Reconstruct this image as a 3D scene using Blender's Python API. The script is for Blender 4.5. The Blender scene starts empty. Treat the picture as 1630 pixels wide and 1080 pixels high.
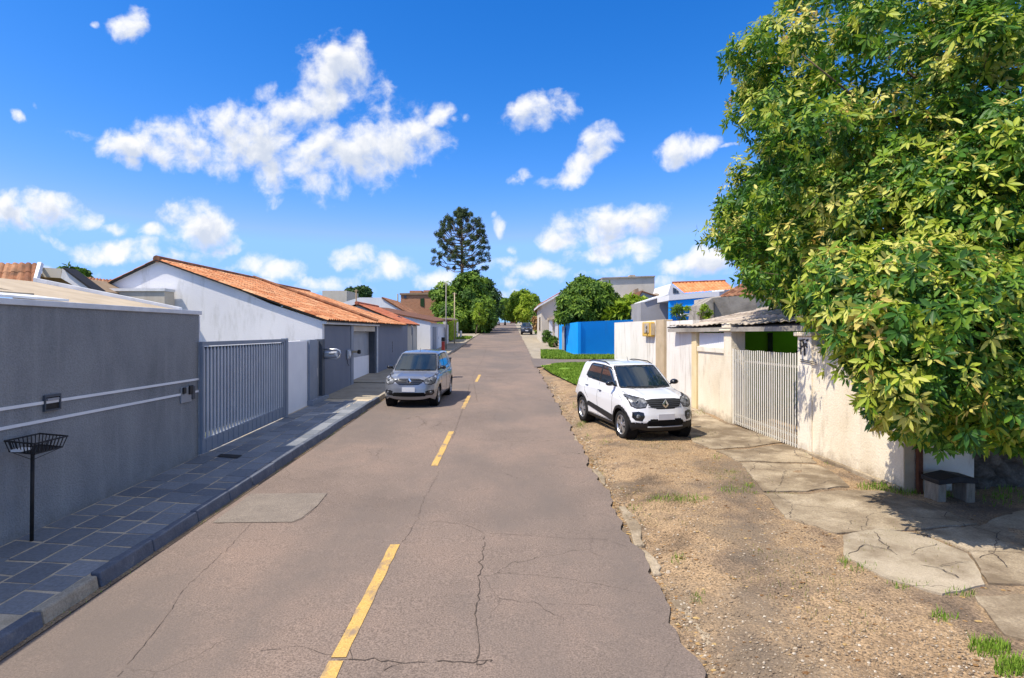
import bpy, math, random
import numpy as np
from mathutils import Vector, Matrix
random.seed(7); rng = np.random.default_rng(7)
R = math.radians
scene = bpy.context.scene
COL = scene.collection

# ------------------------------------------------------------------ camera, world, sun
SL = 28 / 950.0
F, CX, HY, CH = 950.0, 812.0, 528.0, 2.9      # focal length in photo pixels, principal column, eye line, eye height
cam = bpy.data.cameras.new('camera'); camo = bpy.data.objects.new('camera', cam); COL.objects.link(camo)
camo.location = (0, 0, CH); camo.rotation_euler = (R(90), 0, 0)
cam.sensor_width = 36; cam.lens = 36 * F / 1630; cam.shift_x = 3 / 1630; cam.shift_y = -12 / 1630
cam.clip_start = 0.1; cam.clip_end = 3000
scene.camera = camo
scene.render.resolution_x = 1024; scene.render.resolution_y = 678
scene.view_settings.view_transform = 'Standard'; scene.view_settings.look = 'None'
scene.view_settings.exposure = 0.5; scene.view_settings.gamma = 1

SUN_EL = R(57)
SUN_DIR = Vector((-0.84, -0.44, 0)).normalized() * math.cos(SUN_EL) + Vector((0, 0, math.sin(SUN_EL)))
sl = bpy.data.lights.new('sun', 'SUN'); sl.energy = 4.3; sl.angle = R(0.5); sl.color = (1.0, 0.91, 0.77)
so = bpy.data.objects.new('sun', sl); COL.objects.link(so)
so.rotation_euler = SUN_DIR.to_track_quat('Z', 'Y').to_euler()

def build_world():
    w = bpy.data.worlds.new('World'); scene.world = w; w.use_nodes = True
    nt = w.node_tree; N = nt.nodes; L = nt.links; N.clear()
    out = N.new('ShaderNodeOutputWorld'); bg = N.new('ShaderNodeBackground'); L.new(bg.outputs[0], out.inputs[0])
    bg.inputs[1].default_value = 0.15
    sky = N.new('ShaderNodeTexSky'); sky.sky_type = 'NISHITA'; sky.sun_disc = False
    sky.sun_elevation = SUN_EL; sky.sun_rotation = math.atan2(SUN_DIR.x, SUN_DIR.y)
    sky.air_density = 1.0; sky.dust_density = 0.3; sky.ozone_density = 3.0
    hs = N.new('ShaderNodeHueSaturation'); hs.inputs['Saturation'].default_value = 1.12; hs.inputs['Value'].default_value = 1.0
    L.new(sky.outputs[0], hs.inputs['Color'])
    tc = N.new('ShaderNodeTexCoord'); sep = N.new('ShaderNodeSeparateXYZ'); L.new(tc.outputs['Generated'], sep.inputs[0])
    def math_(op, a, b=None, c=None):
        m = N.new('ShaderNodeMath'); m.operation = op
        for i, v in enumerate((a, b, c)):
            if v is None: continue
            if isinstance(v, (int, float)): m.inputs[i].default_value = v
            else: L.new(v, m.inputs[i])
        return m.outputs[0]
    ay = math_('MAXIMUM', math_('ABSOLUTE', sep.outputs[1]), 0.02)
    u = math_('DIVIDE', sep.outputs[0], ay); v = math_('DIVIDE', sep.outputs[2], ay)
    cmb = N.new('ShaderNodeCombineXYZ'); L.new(u, cmb.inputs[0]); L.new(v, cmb.inputs[1])
    uv = cmb.outputs[0]
    # sky colour: deepen with height so that the zenith is the photograph's azure
    # domain warp
    nw = N.new('ShaderNodeTexNoise'); nw.inputs['Scale'].default_value = 11; nw.inputs['Detail'].default_value = 5
    L.new(uv, nw.inputs['Vector'])
    vm = N.new('ShaderNodeVectorMath'); vm.operation = 'SUBTRACT'; L.new(nw.outputs['Color'], vm.inputs[0]); vm.inputs[1].default_value = (.5, .5, .5)
    vs = N.new('ShaderNodeVectorMath'); vs.operation = 'SCALE'; L.new(vm.outputs[0], vs.inputs[0]); vs.inputs['Scale'].default_value = 0.044
    va = N.new('ShaderNodeVectorMath'); va.operation = 'ADD'; L.new(uv, va.inputs[0]); L.new(vs.outputs[0], va.inputs[1])
    wuv = va.outputs[0]
    blobs = [ # px, py, rx, ry, rot deg
        (535,115,62,52,20),(500,160,100,28,12),(420,150,30,14,30),(600,235,105,52,18),(520,255,110,50,10),(395,220,100,52,8),
        (350,190,40,28,0),(255,222,48,36,-20),(195,232,38,24,-10),(205,258,30,14,0),(660,215,45,32,10),(300,240,60,30,10),(700,180,18,26,-30),
        (205,42,30,24,30),(150,44,12,8,0),(28,185,22,12,-20),(60,168,12,8,-40),(118,210,30,12,-10),(745,188,10,12,0),(722,186,12,8,0),
        (862,178,54,30,14),(820,185,20,16,0),(925,265,50,20,38),(955,225,30,26,35),(880,285,34,12,12),(820,282,26,15,10),
        (1085,240,44,25,10),(1120,240,34,14,25),(1160,232,30,4,15),
        (62,335,88,28,-8),(15,345,50,30,0),(185,366,26,14,0),(130,355,34,14,0),(318,360,56,38,0),(290,342,24,18,0),(250,372,36,13,0),(180,405,72,20,4),(350,400,54,16,20),
        (400,418,52,16,8),(450,428,34,17,0),(300,408,40,14,0),(215,395,26,10,0),(100,392,34,12,-20),
        (566,410,36,20,0),(620,428,44,20,0),(590,436,50,10,0),(515,448,50,14,0),(690,445,50,14,0),(740,450,60,12,0),(540,460,60,12,0),
        (796,364,12,16,20),(784,348,8,6,0),(816,397,14,9,0),(800,422,36,16,10),(850,432,40,18,0),(880,436,30,15,0),(820,452,70,12,0),(770,470,80,14,0),(850,475,70,12,0),
        (950,362,86,30,8),(1010,352,56,26,0),(900,380,48,18,6),(985,398,62,18,10),(930,410,50,14,8),(1030,392,30,12,0),(902,404,18,9,15),
        (1000,422,40,16,20),(955,436,50,12,10),(1120,420,50,22,8),(1075,430,40,14,0),(1140,434,50,12,0),(1060,448,60,10,0),
        (60,435,90,12,0),(250,440,120,9,0),(400,445,110,10,0)]
    def density(vec, full):
        field = None; sv = N.new('ShaderNodeSeparateXYZ'); L.new(vec, sv.inputs[0]); U, W = sv.outputs[0], sv.outputs[1]
        qa = N.new('ShaderNodeCombineXYZ'); L.new(math_('MULTIPLY', U, U), qa.inputs[0]); L.new(math_('MULTIPLY', U, W), qa.inputs[1]); L.new(math_('MULTIPLY', W, W), qa.inputs[2])
        qb = N.new('ShaderNodeCombineXYZ'); L.new(U, qb.inputs[0]); L.new(W, qb.inputs[1]); qb.inputs[2].default_value = 1
        for (px, py, rx, ry, rot) in blobs:      # each cloud is an ellipse of directions: thin^2 - |p|^2 written as two dot products
            if not full and ry < 22: continue
            a_, b_ = 1/(rx*1.08/F)**2, 1/(ry*1.08/F)**2; c_, s_ = math.cos(R(rot)), math.sin(R(rot)); u0, v0 = (px-CX)/F, (HY-py)/F
            A, B, C = a_*c_*c_+b_*s_*s_, 2*(a_-b_)*c_*s_, a_*s_*s_+b_*c_*c_
            thin = 0.42 if ry < 13 else (0.76 if ry < 17 else 1.0); h = -.55
            d1 = N.new('ShaderNodeVectorMath'); d1.operation = 'DOT_PRODUCT'; L.new(qa.outputs[0], d1.inputs[0]); d1.inputs[1].default_value = (A*h, B*h, C*h)
            d2 = N.new('ShaderNodeVectorMath'); d2.operation = 'DOT_PRODUCT'; L.new(qb.outputs[0], d2.inputs[0])
            d2.inputs[1].default_value = (h*(-2*A*u0-B*v0), h*(-2*C*v0-B*u0), h*(A*u0*u0+B*u0*v0+C*v0*v0-thin*thin))
            s = math_('ADD', d1.outputs['Value'], d2.outputs['Value'])
            field = s if field is None else math_('MAXIMUM', field, s)
        field = math_('MAXIMUM', field, -3.0)
        field = math_('MINIMUM', field, .62)
        nz = N.new('ShaderNodeTexNoise'); nz.inputs['Scale'].default_value = 21; nz.inputs['Detail'].default_value = 9; nz.inputs['Roughness'].default_value = 0.57
        L.new(vec, nz.inputs['Vector'])
        return math_('MULTIPLY_ADD', math_('SUBTRACT', nz.outputs[0], 0.51), 2.4, field)
    dens = density(wuv, True)
    mr = N.new('ShaderNodeMapRange'); mr.interpolation_type = 'SMOOTHSTEP'; L.new(dens, mr.inputs[0]); mr.inputs[1].default_value = -0.22; mr.inputs[2].default_value = 0.66
    alpha = mr.outputs[0]
    # unseen cloud cover added above the view to whiten ambient light and reflections
    zz = math_('MAXIMUM', sep.outputs[2], 0.05); hv = N.new('ShaderNodeCombineXYZ'); L.new(math_('DIVIDE', sep.outputs[0], zz), hv.inputs[0]); L.new(math_('DIVIDE', sep.outputs[1], zz), hv.inputs[1])
    hn = N.new('ShaderNodeTexNoise'); hn.inputs['Scale'].default_value = 2.3; hn.inputs['Detail'].default_value = 8; hn.inputs['Roughness'].default_value = .6; L.new(hv.outputs[0], hn.inputs['Vector'])
    hm = N.new('ShaderNodeMapRange'); hm.interpolation_type = 'SMOOTHSTEP'; L.new(hn.outputs[0], hm.inputs[0]); hm.inputs[1].default_value = .42; hm.inputs[2].default_value = .58
    he = N.new('ShaderNodeMapRange'); L.new(v, he.inputs[0]); he.inputs[1].default_value = .75; he.inputs[2].default_value = 1.0
    alpha = math_('MAXIMUM', alpha, math_('MULTIPLY', hm.outputs[0], he.outputs[0]))
    # cloud shading: how much cloud lies between here and the light above gives bright tops and grey bases
    off = N.new('ShaderNodeVectorMath'); off.operation = 'ADD'; L.new(wuv, off.inputs[0]); off.inputs[1].default_value = (-0.008, 0.020, 0)
    d2 = density(off.outputs[0], False)
    m2 = N.new('ShaderNodeMapRange'); m2.interpolation_type = 'SMOOTHSTEP'; L.new(d2, m2.inputs[0]); m2.inputs[1].default_value = -0.1; m2.inputs[2].default_value = 0.85
    sh = math_('SUBTRACT', 1.04, math_('MULTIPLY', m2.outputs[0], 0.80))
    cl = N.new('ShaderNodeClamp'); L.new(sh, cl.inputs[0])
    cr = N.new('ShaderNodeMixRGB'); L.new(cl.outputs[0], cr.inputs[0])
    cr.inputs[1].default_value = (2.6, 3.0, 3.8, 1); cr.inputs[2].default_value = (4.9, 4.9, 4.9, 1)
    # only above the eye line
    ab = N.new('ShaderNodeMapRange'); L.new(v, ab.inputs[0]); ab.inputs[1].default_value = 0.0; ab.inputs[2].default_value = 0.03
    a2 = math_('MULTIPLY', math_('MULTIPLY', alpha, ab.outputs[0]), 0.97)
    mx = N.new('ShaderNodeMixRGB'); L.new(a2, mx.inputs[0]); 
    tint = N.new('ShaderNodeMixRGB'); tint.blend_type = 'MULTIPLY'; tint.inputs[0].default_value = 1; tint.inputs[2].default_value = (0.72, 0.98, 1.15, 1)
    L.new(hs.outputs[0], tint.inputs[1])
    sp = N.new('ShaderNodeSeparateColor'); L.new(tint.outputs[0], sp.inputs[0])   # grade the clear sky to the photograph's azure
    r_ = math_('MINIMUM', math_('MULTIPLY', math_('POWER', math_('DIVIDE', sp.outputs[0], 1.108), 2.5), .60), 1.55)
    g_ = math_('MINIMUM', math_('MULTIPLY', math_('POWER', math_('DIVIDE', sp.outputs[1], 2.849), 1.24), 1.92), 3.0)
    cc = N.new('ShaderNodeCombineColor'); L.new(r_, cc.inputs[0]); L.new(g_, cc.inputs[1]); L.new(math_('MULTIPLY', sp.outputs[2], .88), cc.inputs[2])
    L.new(cc.outputs[0], mx.inputs[1]); L.new(cr.outputs[0], mx.inputs[2])
    L.new(mx.outputs[0], bg.inputs[0])
    w.cycles.sampling_method = 'MANUAL'; w.cycles.sample_map_resolution = 512
build_world()

# ------------------------------------------------------------------ geometry helpers
SL = 28 / 950.0
def g(Y):
    if Y < 185: return SL * Y
    t = min(Y, 245) - 185
    z = SL * 185 + SL * (t - t * t / 120)
    if Y > 245: z -= (Y - 245) * 0.035
    return z
def P(px, py, Y):                                  # a point seen at a photo pixel at depth Y
    return Vector(((px - CX) / F * Y, Y, CH + (HY - py) / F * Y))
def G(px, py, off=0.0):                            # ground point under a photo pixel
    Y = F * (CH - off) / (py - (HY - SL * F)); return ((px - CX) / F * Y, Y)
def YX(px, X): return F * X / (px - CX)            # depth at which plane X is seen at column px

def wloc(p):
    v = Vector((0, 0, 0))
    while p is not None:
        if p.get('_local'): return Vector((0, 0, 0))
        v += p.location; p = p.parent
    return v
class MB:
    def __init__(s): s.v = []; s.f = []
    def vs(s, pts): n = len(s.v); s.v += [tuple(p) for p in pts]; return n
    def face(s, pts): n = s.vs(pts); s.f.append(tuple(range(n, n + len(pts))))
    def hexa(s, p):                                # 8 points: bottom ring, top ring
        n = s.vs(p)
        for q in ((3,2,1,0),(4,5,6,7),(0,1,5,4),(1,2,6,5),(2,3,7,6),(3,0,4,7)): s.f.append(tuple(n + i for i in q))
    def box(s, x0, x1, y0, y1, z0, z1):
        s.hexa([(x0,y0,z0),(x1,y0,z0),(x1,y1,z0),(x0,y1,z0),(x0,y0,z1),(x1,y0,z1),(x1,y1,z1),(x0,y1,z1)]); return s
    def obox(s, p0, p1, t0, t1, z0, z1, z0b=None, z1b=None):   # wall from p0 to p1, offsets t0..t1 to the right of travel
        z0b = z0 if z0b is None else z0b; z1b = z1 if z1b is None else z1b
        d = Vector((p1[0]-p0[0], p1[1]-p0[1])).normalized(); n = Vector((d.y, -d.x))
        a = [(p0[0]+n.x*t0, p0[1]+n.y*t0), (p0[0]+n.x*t1, p0[1]+n.y*t1), (p1[0]+n.x*t1, p1[1]+n.y*t1), (p1[0]+n.x*t0, p1[1]+n.y*t0)]
        zz0 = (z0, z0, z0b, z0b); zz1 = (z1, z1, z1b, z1b)
        s.hexa([(a[i][0], a[i][1], zz0[i]) for i in (0,1,2,3)] + [(a[i][0], a[i][1], zz1[i]) for i in (0,1,2,3)]); return s
    def prism(s, pts, vec):                        # polygon extruded by vec
        n = s.vs(pts); k = len(pts); vec = Vector(vec); s.vs([Vector(p) + vec for p in pts])
        s.f.append(tuple(range(n, n+k))); s.f.append(tuple(range(n+2*k-1, n+k-1, -1)))
        for i in range(k): j = (i+1) % k; s.f.append((n+i, n+k+i, n+k+j, n+j))
        return s
    def tube(s, pts, rad, seg=8, cap=True):
        pts = [Vector(p) for p in pts]; rs = rad if isinstance(rad, (list, tuple)) else [rad]*len(pts)
        rings = []
        for i, p in enumerate(pts):
            d = (pts[min(i+1, len(pts)-1)] - pts[max(i-1, 0)]).normalized()
            a = d.cross(Vector((0,0,1)));
            if a.length < 1e-3: a = d.cross(Vector((1,0,0)))
            a.normalize(); b = a.cross(d).normalized()
            rings.append(s.vs([p + (a*math.cos(2*math.pi*k/seg) + b*math.sin(2*math.pi*k/seg))*rs[i] for k in range(seg)]))
        for i in range(len(rings)-1):
            for k in range(seg):
                q = (k+1) % seg; s.f.append((rings[i]+k, rings[i]+q, rings[i+1]+q, rings[i+1]+k))
        if cap:
            s.f.append(tuple(rings[0]+k for k in range(seg))[::-1]); s.f.append(tuple(rings[-1]+k for k in range(seg)))
        return s
    def lathe(s, c, axis, prof, seg=24, ang=(0, 2*math.pi)):   # prof: (radius, distance along axis)
        c = Vector(c); ax = Vector(axis).normalized(); a = ax.orthogonal().normalized(); b = ax.cross(a)
        full = abs(ang[1]-ang[0]-2*math.pi) < 1e-6; m = seg if full else seg+1; rows = []
        for (r, h) in prof:
            rows.append(s.vs([c + ax*h + (a*math.cos(t) + b*math.sin(t))*r for t in [ang[0] + (ang[1]-ang[0])*k/seg for k in range(m)]]))
        for i in range(len(rows)-1):
            for k in range(seg):
                q = (k+1) % m; s.f.append((rows[i]+k, rows[i]+q, rows[i+1]+q, rows[i+1]+k))
        return s
    def build(s, name, m, parent=None, smooth=False, bevel=0, kind=None):
        me = bpy.data.meshes.new(name)
        off = wloc(parent)
        me.from_pydata([(v[0]-off[0], v[1]-off[1], v[2]-off[2]) for v in s.v], [], s.f)
        me.validate(); me.materials.append(m)
        if smooth: me.polygons.foreach_set('use_smooth', [True]*len(me.polygons))
        o = bpy.data.objects.new(name, me); COL.objects.link(o)
        if parent is not None: o.parent = parent
        if bevel:
            b = o.modifiers.new('bevel', 'BEVEL'); b.width = bevel; b.segments = 2; b.limit_method = 'ANGLE'; b.angle_limit = R(40)
        if kind: o['kind'] = kind
        return o

def np_mesh(name, V, Fq, m, parent=None, smooth=False, attr=None, kind=None):
    V = np.asarray(V, dtype=np.float32).reshape(-1, 3); Fq = np.asarray(Fq, dtype=np.int32); k = Fq.shape[1]
    me = bpy.data.meshes.new(name); me.vertices.add(len(V)); me.loops.add(Fq.size); me.polygons.add(len(Fq))
    if parent is not None: V = V - np.array(wloc(parent), dtype=np.float32)
    me.vertices.foreach_set('co', V.ravel()); me.loops.foreach_set('vertex_index', Fq.ravel())
    me.polygons.foreach_set('loop_start', np.arange(0, Fq.size, k, dtype=np.int32))
    me.polygons.foreach_set('use_smooth', np.full(len(Fq), bool(smooth)))
    if attr is not None:
        a = me.attributes.new('tint', 'FLOAT', 'FACE' if len(attr) == len(Fq) else 'POINT'); a.data.foreach_set('value', np.asarray(attr, dtype=np.float32))
    me.update(calc_edges=True); me.materials.append(m)
    o = bpy.data.objects.new(name, me); COL.objects.link(o)
    if parent is not None: o.parent = parent
    if kind: o['kind'] = kind
    return o

def thing(name, label, cat, loc=(0,0,0), group=None, local=False):
    o = bpy.data.objects.new(name, None); o.empty_display_size = 0.3; COL.objects.link(o); o.location = loc
    if local: o['_local'] = True
    o['label'] = label; o['category'] = cat
    if group: o['group'] = group
    return o
def tag(o, label, cat, group=None, kind=None):
    if label: o['label'] = label
    if cat: o['category'] = cat
    if group: o['group'] = group
    if kind: o['kind'] = kind
    return o
def copy_tree(o, parent=None):
    c = o.copy(); COL.objects.link(c)
    if parent is not None: c.parent = parent
    for ch in list(o.children): copy_tree(ch, c)
    return c

# ------------------------------------------------------------------ materials
def mat(name, cols, scale=3, detail=6, rough=.85, bump=0.0, bscale=40, grain=0.0, gscale=120, stretch=(1,1,1), metal=0, spec=0.3,
        stain=None, coord='Object', coat=0, attr=None, trans=0, obj_coord=False, hue=None, dist=0.02, base=None, cracks=None):
    m = bpy.data.materials.new(name); m.use_nodes = True; nt = m.node_tree; N = nt.nodes; L = nt.links
    b = N['Principled BSDF']; b.inputs['Roughness'].default_value = rough; b.inputs['Metallic'].default_value = metal
    b.inputs['Specular IOR Level'].default_value = spec; b.inputs['Coat Weight'].default_value = coat; b.inputs['Coat Roughness'].default_value = 0.04
    if isinstance(cols[0], (int, float)): cols = [cols]
    if obj_coord: vec = N.new('ShaderNodeTexCoord').outputs['Object']
    else: vec = N.new('ShaderNodeNewGeometry').outputs['Position']
    mp = N.new('ShaderNodeMapping'); mp.inputs['Scale'].default_value = stretch; L.new(vec, mp.inputs[0])
    c4 = lambda c: (c[0], c[1], c[2], 1)
    if attr:
        at = N.new('ShaderNodeAttribute'); at.attribute_name = 'tint'; fac = at.outputs['Fac']
    else:
        nz = N.new('ShaderNodeTexNoise'); nz.inputs['Scale'].default_value = scale; nz.inputs['Detail'].default_value = detail; nz.inputs['Roughness'].default_value = .6
        L.new(mp.outputs[0], nz.inputs['Vector']); fac = nz.outputs[0]
    rp = N.new('ShaderNodeValToRGB'); L.new(fac, rp.inputs[0]); el = rp.color_ramp.elements
    n = len(cols); lo, hi = (0.0, 1.0) if attr else (0.32, 0.68)
    while len(el) < max(n, 2): el.new(0.5)
    for i in range(max(n, 2)):
        el[i].position = lo + (hi-lo)*i/max(n-1, 1); el[i].color = c4(cols[min(i, n-1)])
    col = rp.outputs[0]
    def mul(col, fac_out, lo_, hi_, frm=(0.3, 0.7)):
        mr = N.new('ShaderNodeMapRange'); L.new(fac_out, mr.inputs[0]); mr.inputs[1].default_value = frm[0]; mr.inputs[2].default_value = frm[1]
        mr.inputs[3].default_value = lo_; mr.inputs[4].default_value = hi_
        vm = N.new('ShaderNodeVectorMath'); vm.operation = 'SCALE'; L.new(col, vm.inputs[0]); L.new(mr.outputs[0], vm.inputs['Scale']); return vm.outputs[0]
    if grain:
        gn = N.new('ShaderNodeTexNoise'); gn.inputs['Scale'].default_value = gscale; gn.inputs['Detail'].default_value = 3; gn.inputs['Roughness'].default_value = .7; L.new(vec, gn.inputs['Vector'])
        col = mul(col, gn.outputs[0], 1-grain, 1+grain)
    if stain:   # (colour, amount, scale, (stretch), threshold)
        sc, am, ss, st, th = stain
        mp2 = N.new('ShaderNodeMapping'); mp2.inputs['Scale'].default_value = st; L.new(vec, mp2.inputs[0])
        sn = N.new('ShaderNodeTexNoise'); sn.inputs['Scale'].default_value = ss; sn.inputs['Detail'].default_value = 8; sn.inputs['Roughness'].default_value = .65; L.new(mp2.outputs[0], sn.inputs['Vector'])
        mr = N.new('ShaderNodeMapRange'); L.new(sn.outputs[0], mr.inputs[0]); mr.inputs[1].default_value = th; mr.inputs[2].default_value = th+.15; mr.inputs[4].default_value = am
        mx = N.new('ShaderNodeMixRGB'); L.new(mr.outputs[0], mx.inputs[0]); L.new(col, mx.inputs[1]); mx.inputs[2].default_value = c4(sc); col = mx.outputs[0]
    if cracks:   # fine crazing: warped cell borders, only where a broad noise allows it: (cells per metre, half width, amount, threshold)
        w1 = N.new('ShaderNodeTexNoise'); w1.inputs['Scale'].default_value = cracks[0]*2.2; w1.inputs['Detail'].default_value = 6; L.new(vec, w1.inputs['Vector'])
        wa = N.new('ShaderNodeVectorMath'); wa.operation = 'MULTIPLY_ADD'; L.new(w1.outputs['Color'], wa.inputs[0]); wa.inputs[1].default_value = (.9/cracks[0]*.5,)*3; L.new(vec, wa.inputs[2])
        vo = N.new('ShaderNodeTexVoronoi'); vo.feature = 'DISTANCE_TO_EDGE'; vo.inputs['Scale'].default_value = cracks[0]; L.new(wa.outputs[0], vo.inputs['Vector'])
        k1 = N.new('ShaderNodeMapRange'); L.new(vo.outputs['Distance'], k1.inputs[0]); k1.inputs[1].default_value = cracks[1]*.4*cracks[0]; k1.inputs[2].default_value = cracks[1]*1.3*cracks[0]; k1.inputs[3].default_value = 1; k1.inputs[4].default_value = 0
        kn = N.new('ShaderNodeTexNoise'); kn.inputs['Scale'].default_value = cracks[0]*.55; kn.inputs['Detail'].default_value = 5; L.new(vec, kn.inputs['Vector'])
        k2 = N.new('ShaderNodeMapRange'); L.new(kn.outputs[0], k2.inputs[0]); k2.inputs[1].default_value = cracks[3]; k2.inputs[2].default_value = cracks[3]+.08; k2.inputs[4].default_value = cracks[2]
        km = N.new('ShaderNodeMath'); km.operation = 'MULTIPLY'; L.new(k1.outputs[0], km.inputs[0]); L.new(k2.outputs[0], km.inputs[1])
        mx = N.new('ShaderNodeMixRGB'); L.new(km.outputs[0], mx.inputs[0]); L.new(col, mx.inputs[1]); mx.inputs[2].default_value = (.06,.047,.038,1); col = mx.outputs[0]
    if base:   # mud splash and mould creeping up from the pavement: (colour, height, amount)
        sx = N.new('ShaderNodeSeparateXYZ'); L.new(vec, sx.inputs[0]); m1 = N.new('ShaderNodeMath'); m1.operation = 'MULTIPLY_ADD'; L.new(sx.outputs[1], m1.inputs[0]); m1.inputs[1].default_value = -SL; L.new(sx.outputs[2], m1.inputs[2])
        bn_ = N.new('ShaderNodeTexNoise'); bn_.inputs['Scale'].default_value = 3.5; bn_.inputs['Detail'].default_value = 9; bn_.inputs['Roughness'].default_value = .7; L.new(vec, bn_.inputs['Vector'])
        m2 = N.new('ShaderNodeMath'); m2.operation = 'MULTIPLY_ADD'; L.new(bn_.outputs[0], m2.inputs[0]); m2.inputs[1].default_value = -2.2*base[1]; L.new(m1.outputs[0], m2.inputs[2])
        mr = N.new('ShaderNodeMapRange'); L.new(m2.outputs[0], mr.inputs[0]); mr.inputs[1].default_value = -base[1]*1.2; mr.inputs[2].default_value = -base[1]*.25; mr.inputs[3].default_value = base[2]; mr.inputs[4].default_value = 0
        mx = N.new('ShaderNodeMixRGB'); L.new(mr.outputs[0], mx.inputs[0]); L.new(col, mx.inputs[1]); mx.inputs[2].default_value = c4(base[0]); col = mx.outputs[0]
    L.new(col, b.inputs['Base Color'])
    if bump:
        bn = N.new('ShaderNodeTexNoise'); bn.inputs['Scale'].default_value = bscale; bn.inputs['Detail'].default_value = 5; L.new(vec, bn.inputs['Vector'])
        bp = N.new('ShaderNodeBump'); bp.inputs['Strength'].default_value = bump; bp.inputs['Distance'].default_value = dist; L.new(bn.outputs[0], bp.inputs['Height']); L.new(bp.outputs[0], b.inputs['Normal'])
    if trans:
        tr = N.new('ShaderNodeBsdfTranslucent'); L.new(col, tr.inputs[0]); ms = N.new('ShaderNodeMixShader'); ms.inputs[0].default_value = trans
        L.new(b.outputs[0], ms.inputs[1]); L.new(tr.outputs[0], ms.inputs[2]); L.new(ms.outputs[0], N['Material Output'].inputs[0])
    return m

M = {}
def defm(k, *a, **kw): M[k] = mat(k, *a, **kw)
defm('asphalt', [(.160,.125,.104),(.203,.156,.128),(.240,.176,.140)], scale=.5, detail=7, rough=.92, bump=.35, bscale=90, grain=.55, gscale=62, stain=((.150,.124,.108), .8, .30, (1,.5,1), .47), dist=.01, cracks=(.42, .006, .75, .50))
defm('asphalt_grey', [(.140,.115,.102),(.180,.150,.132)], scale=1.1, rough=.92, bump=.4, bscale=70, grain=.3, gscale=70)
defm('patch', [(.19,.160,.134),(.245,.208,.172)], scale=3, rough=.95, bump=.6, bscale=60, grain=.4, gscale=60)
defm('paint_yellow', [(.58,.37,.10),(.50,.33,.12)], scale=6, rough=.85, grain=.3, gscale=60, stain=((.24,.18,.14), .9, 6, (1,.5,1), .49))
defm('crack', (.075,.058,.048), rough=1)
defm('dirt', [(.14,.10,.065),(.28,.19,.11),(.36,.25,.145),(.22,.155,.10),(.135,.10,.07)], scale=.8, detail=11, rough=1, bump=1.0, bscale=30, grain=.7, gscale=42, stain=((.17,.135,.10), .7, .7, (1,1,1), .47), dist=.03)
defm('terrain', [(.10,.12,.04),(.20,.17,.09)], scale=.4, rough=1, bump=.4, bscale=8)
defm('slab', [(.22,.17,.115),(.34,.275,.19),(.44,.365,.265)], scale=1.9, detail=10, rough=.95, bump=.6, bscale=30, grain=.28, gscale=45, stain=((.15,.11,.07), .85, 1.1, (1,1,1), .47), cracks=(1.1, .006, .9, .46))
defm('slab_pale', [(.33,.275,.195),(.42,.355,.265)], scale=2.2, detail=9, rough=.95, bump=.4, bscale=30, grain=.2, gscale=60, stain=((.19,.145,.095), .75, 1.4, (1,1,1), .50), cracks=(.9, .006, .85, .44))
defm('pavement', [(.28,.24,.18),(.38,.33,.25)], scale=1.2, detail=8, rough=.95, bump=.3, bscale=30, grain=.15, gscale=50, stain=((.15,.12,.08), .6, 1.3, (1,1,1), .55))
defm('mortar', [(.44,.36,.25),(.60,.50,.37)], scale=5, detail=8, rough=.95, bump=.5, bscale=40, grain=.2, gscale=70)
defm('slate', [(.10,.115,.14),(.19,.205,.225),(.33,.34,.355)], attr=True, rough=.6, bump=.25, bscale=25, grain=.22, gscale=26, spec=.4, stain=((.24,.23,.21), .5, 2.2, (1,1,1), .58))
defm('kerb_paint', [(.085,.10,.13),(.135,.15,.185)], scale=5, rough=.75, bump=.4, bscale=30, grain=.2, gscale=50, stain=((.30,.28,.24), .7, 5, (1,1,1), .6))
defm('kerb_concrete', [(.30,.26,.20),(.42,.37,.29)], scale=4, detail=8, rough=.95, bump=.5, bscale=30, grain=.25, gscale=50, stain=((.14,.11,.08), .6, 4, (1,1,1), .55))
defm('grey_render', [(.195,.203,.213),(.25,.258,.267),(.295,.303,.31)], scale=1.1, stretch=(1,1,.5), detail=10, rough=.9, bump=.9, bscale=45, grain=.16, gscale=45, stain=((.33,.335,.34), .45, 1.6, (3,3,.3), .53), dist=.015, base=((.15,.14,.13), .35, .6))
defm('grey_paint', [(.165,.18,.225),(.195,.21,.25)], scale=1.5, stretch=(1,1,.5), rough=.8, bump=.2, bscale=40, grain=.05, stain=((.25,.26,.28), .4, 1.8, (3,3,.3), .57))
defm('white_render', [(.70,.69,.70),(.80,.79,.79)], scale=.8, stretch=(1,1,.6), detail=8, rough=.9, bump=.25, bscale=30, grain=.04, stain=((.50,.49,.46), .6, 1.4, (2,2,.45), .53), base=((.38,.33,.26), .35, .7))
defm('white_panel', [(.78,.78,.80),(.84,.84,.85)], scale=2, rough=.7, stain=((.6,.6,.6), .3, 2, (2,2,.4), .58))
defm('coping', [(.60,.61,.63),(.78,.79,.80)], scale=3, rough=.6, stain=((.35,.35,.36), .5, 4, (1,.5,1), .58))
defm('steel_grey', [(.20,.23,.28),(.25,.28,.33)], scale=2, rough=.5, spec=.4, grain=.05)
defm('steel_slat', [(.30,.325,.36),(.38,.405,.44)], scale=2, rough=.45, spec=.4, metal=.2)
defm('gate_slat', [(.42,.45,.50),(.50,.53,.57)], scale=2, rough=.5, spec=.4)
defm('dark_steel', [(.05,.06,.075),(.08,.09,.11)], scale=4, rough=.55, spec=.4)
defm('iron', [(.012,.012,.014),(.03,.026,.022)], scale=12, rough=.6, grain=.2)
defm('alu', [(.55,.56,.57),(.66,.67,.68)], scale=8, rough=.35, metal=.7)
defm('plastic_white', (.72,.72,.71), rough=.4)
defm('plastic_grey', (.30,.31,.33), rough=.5)
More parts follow.
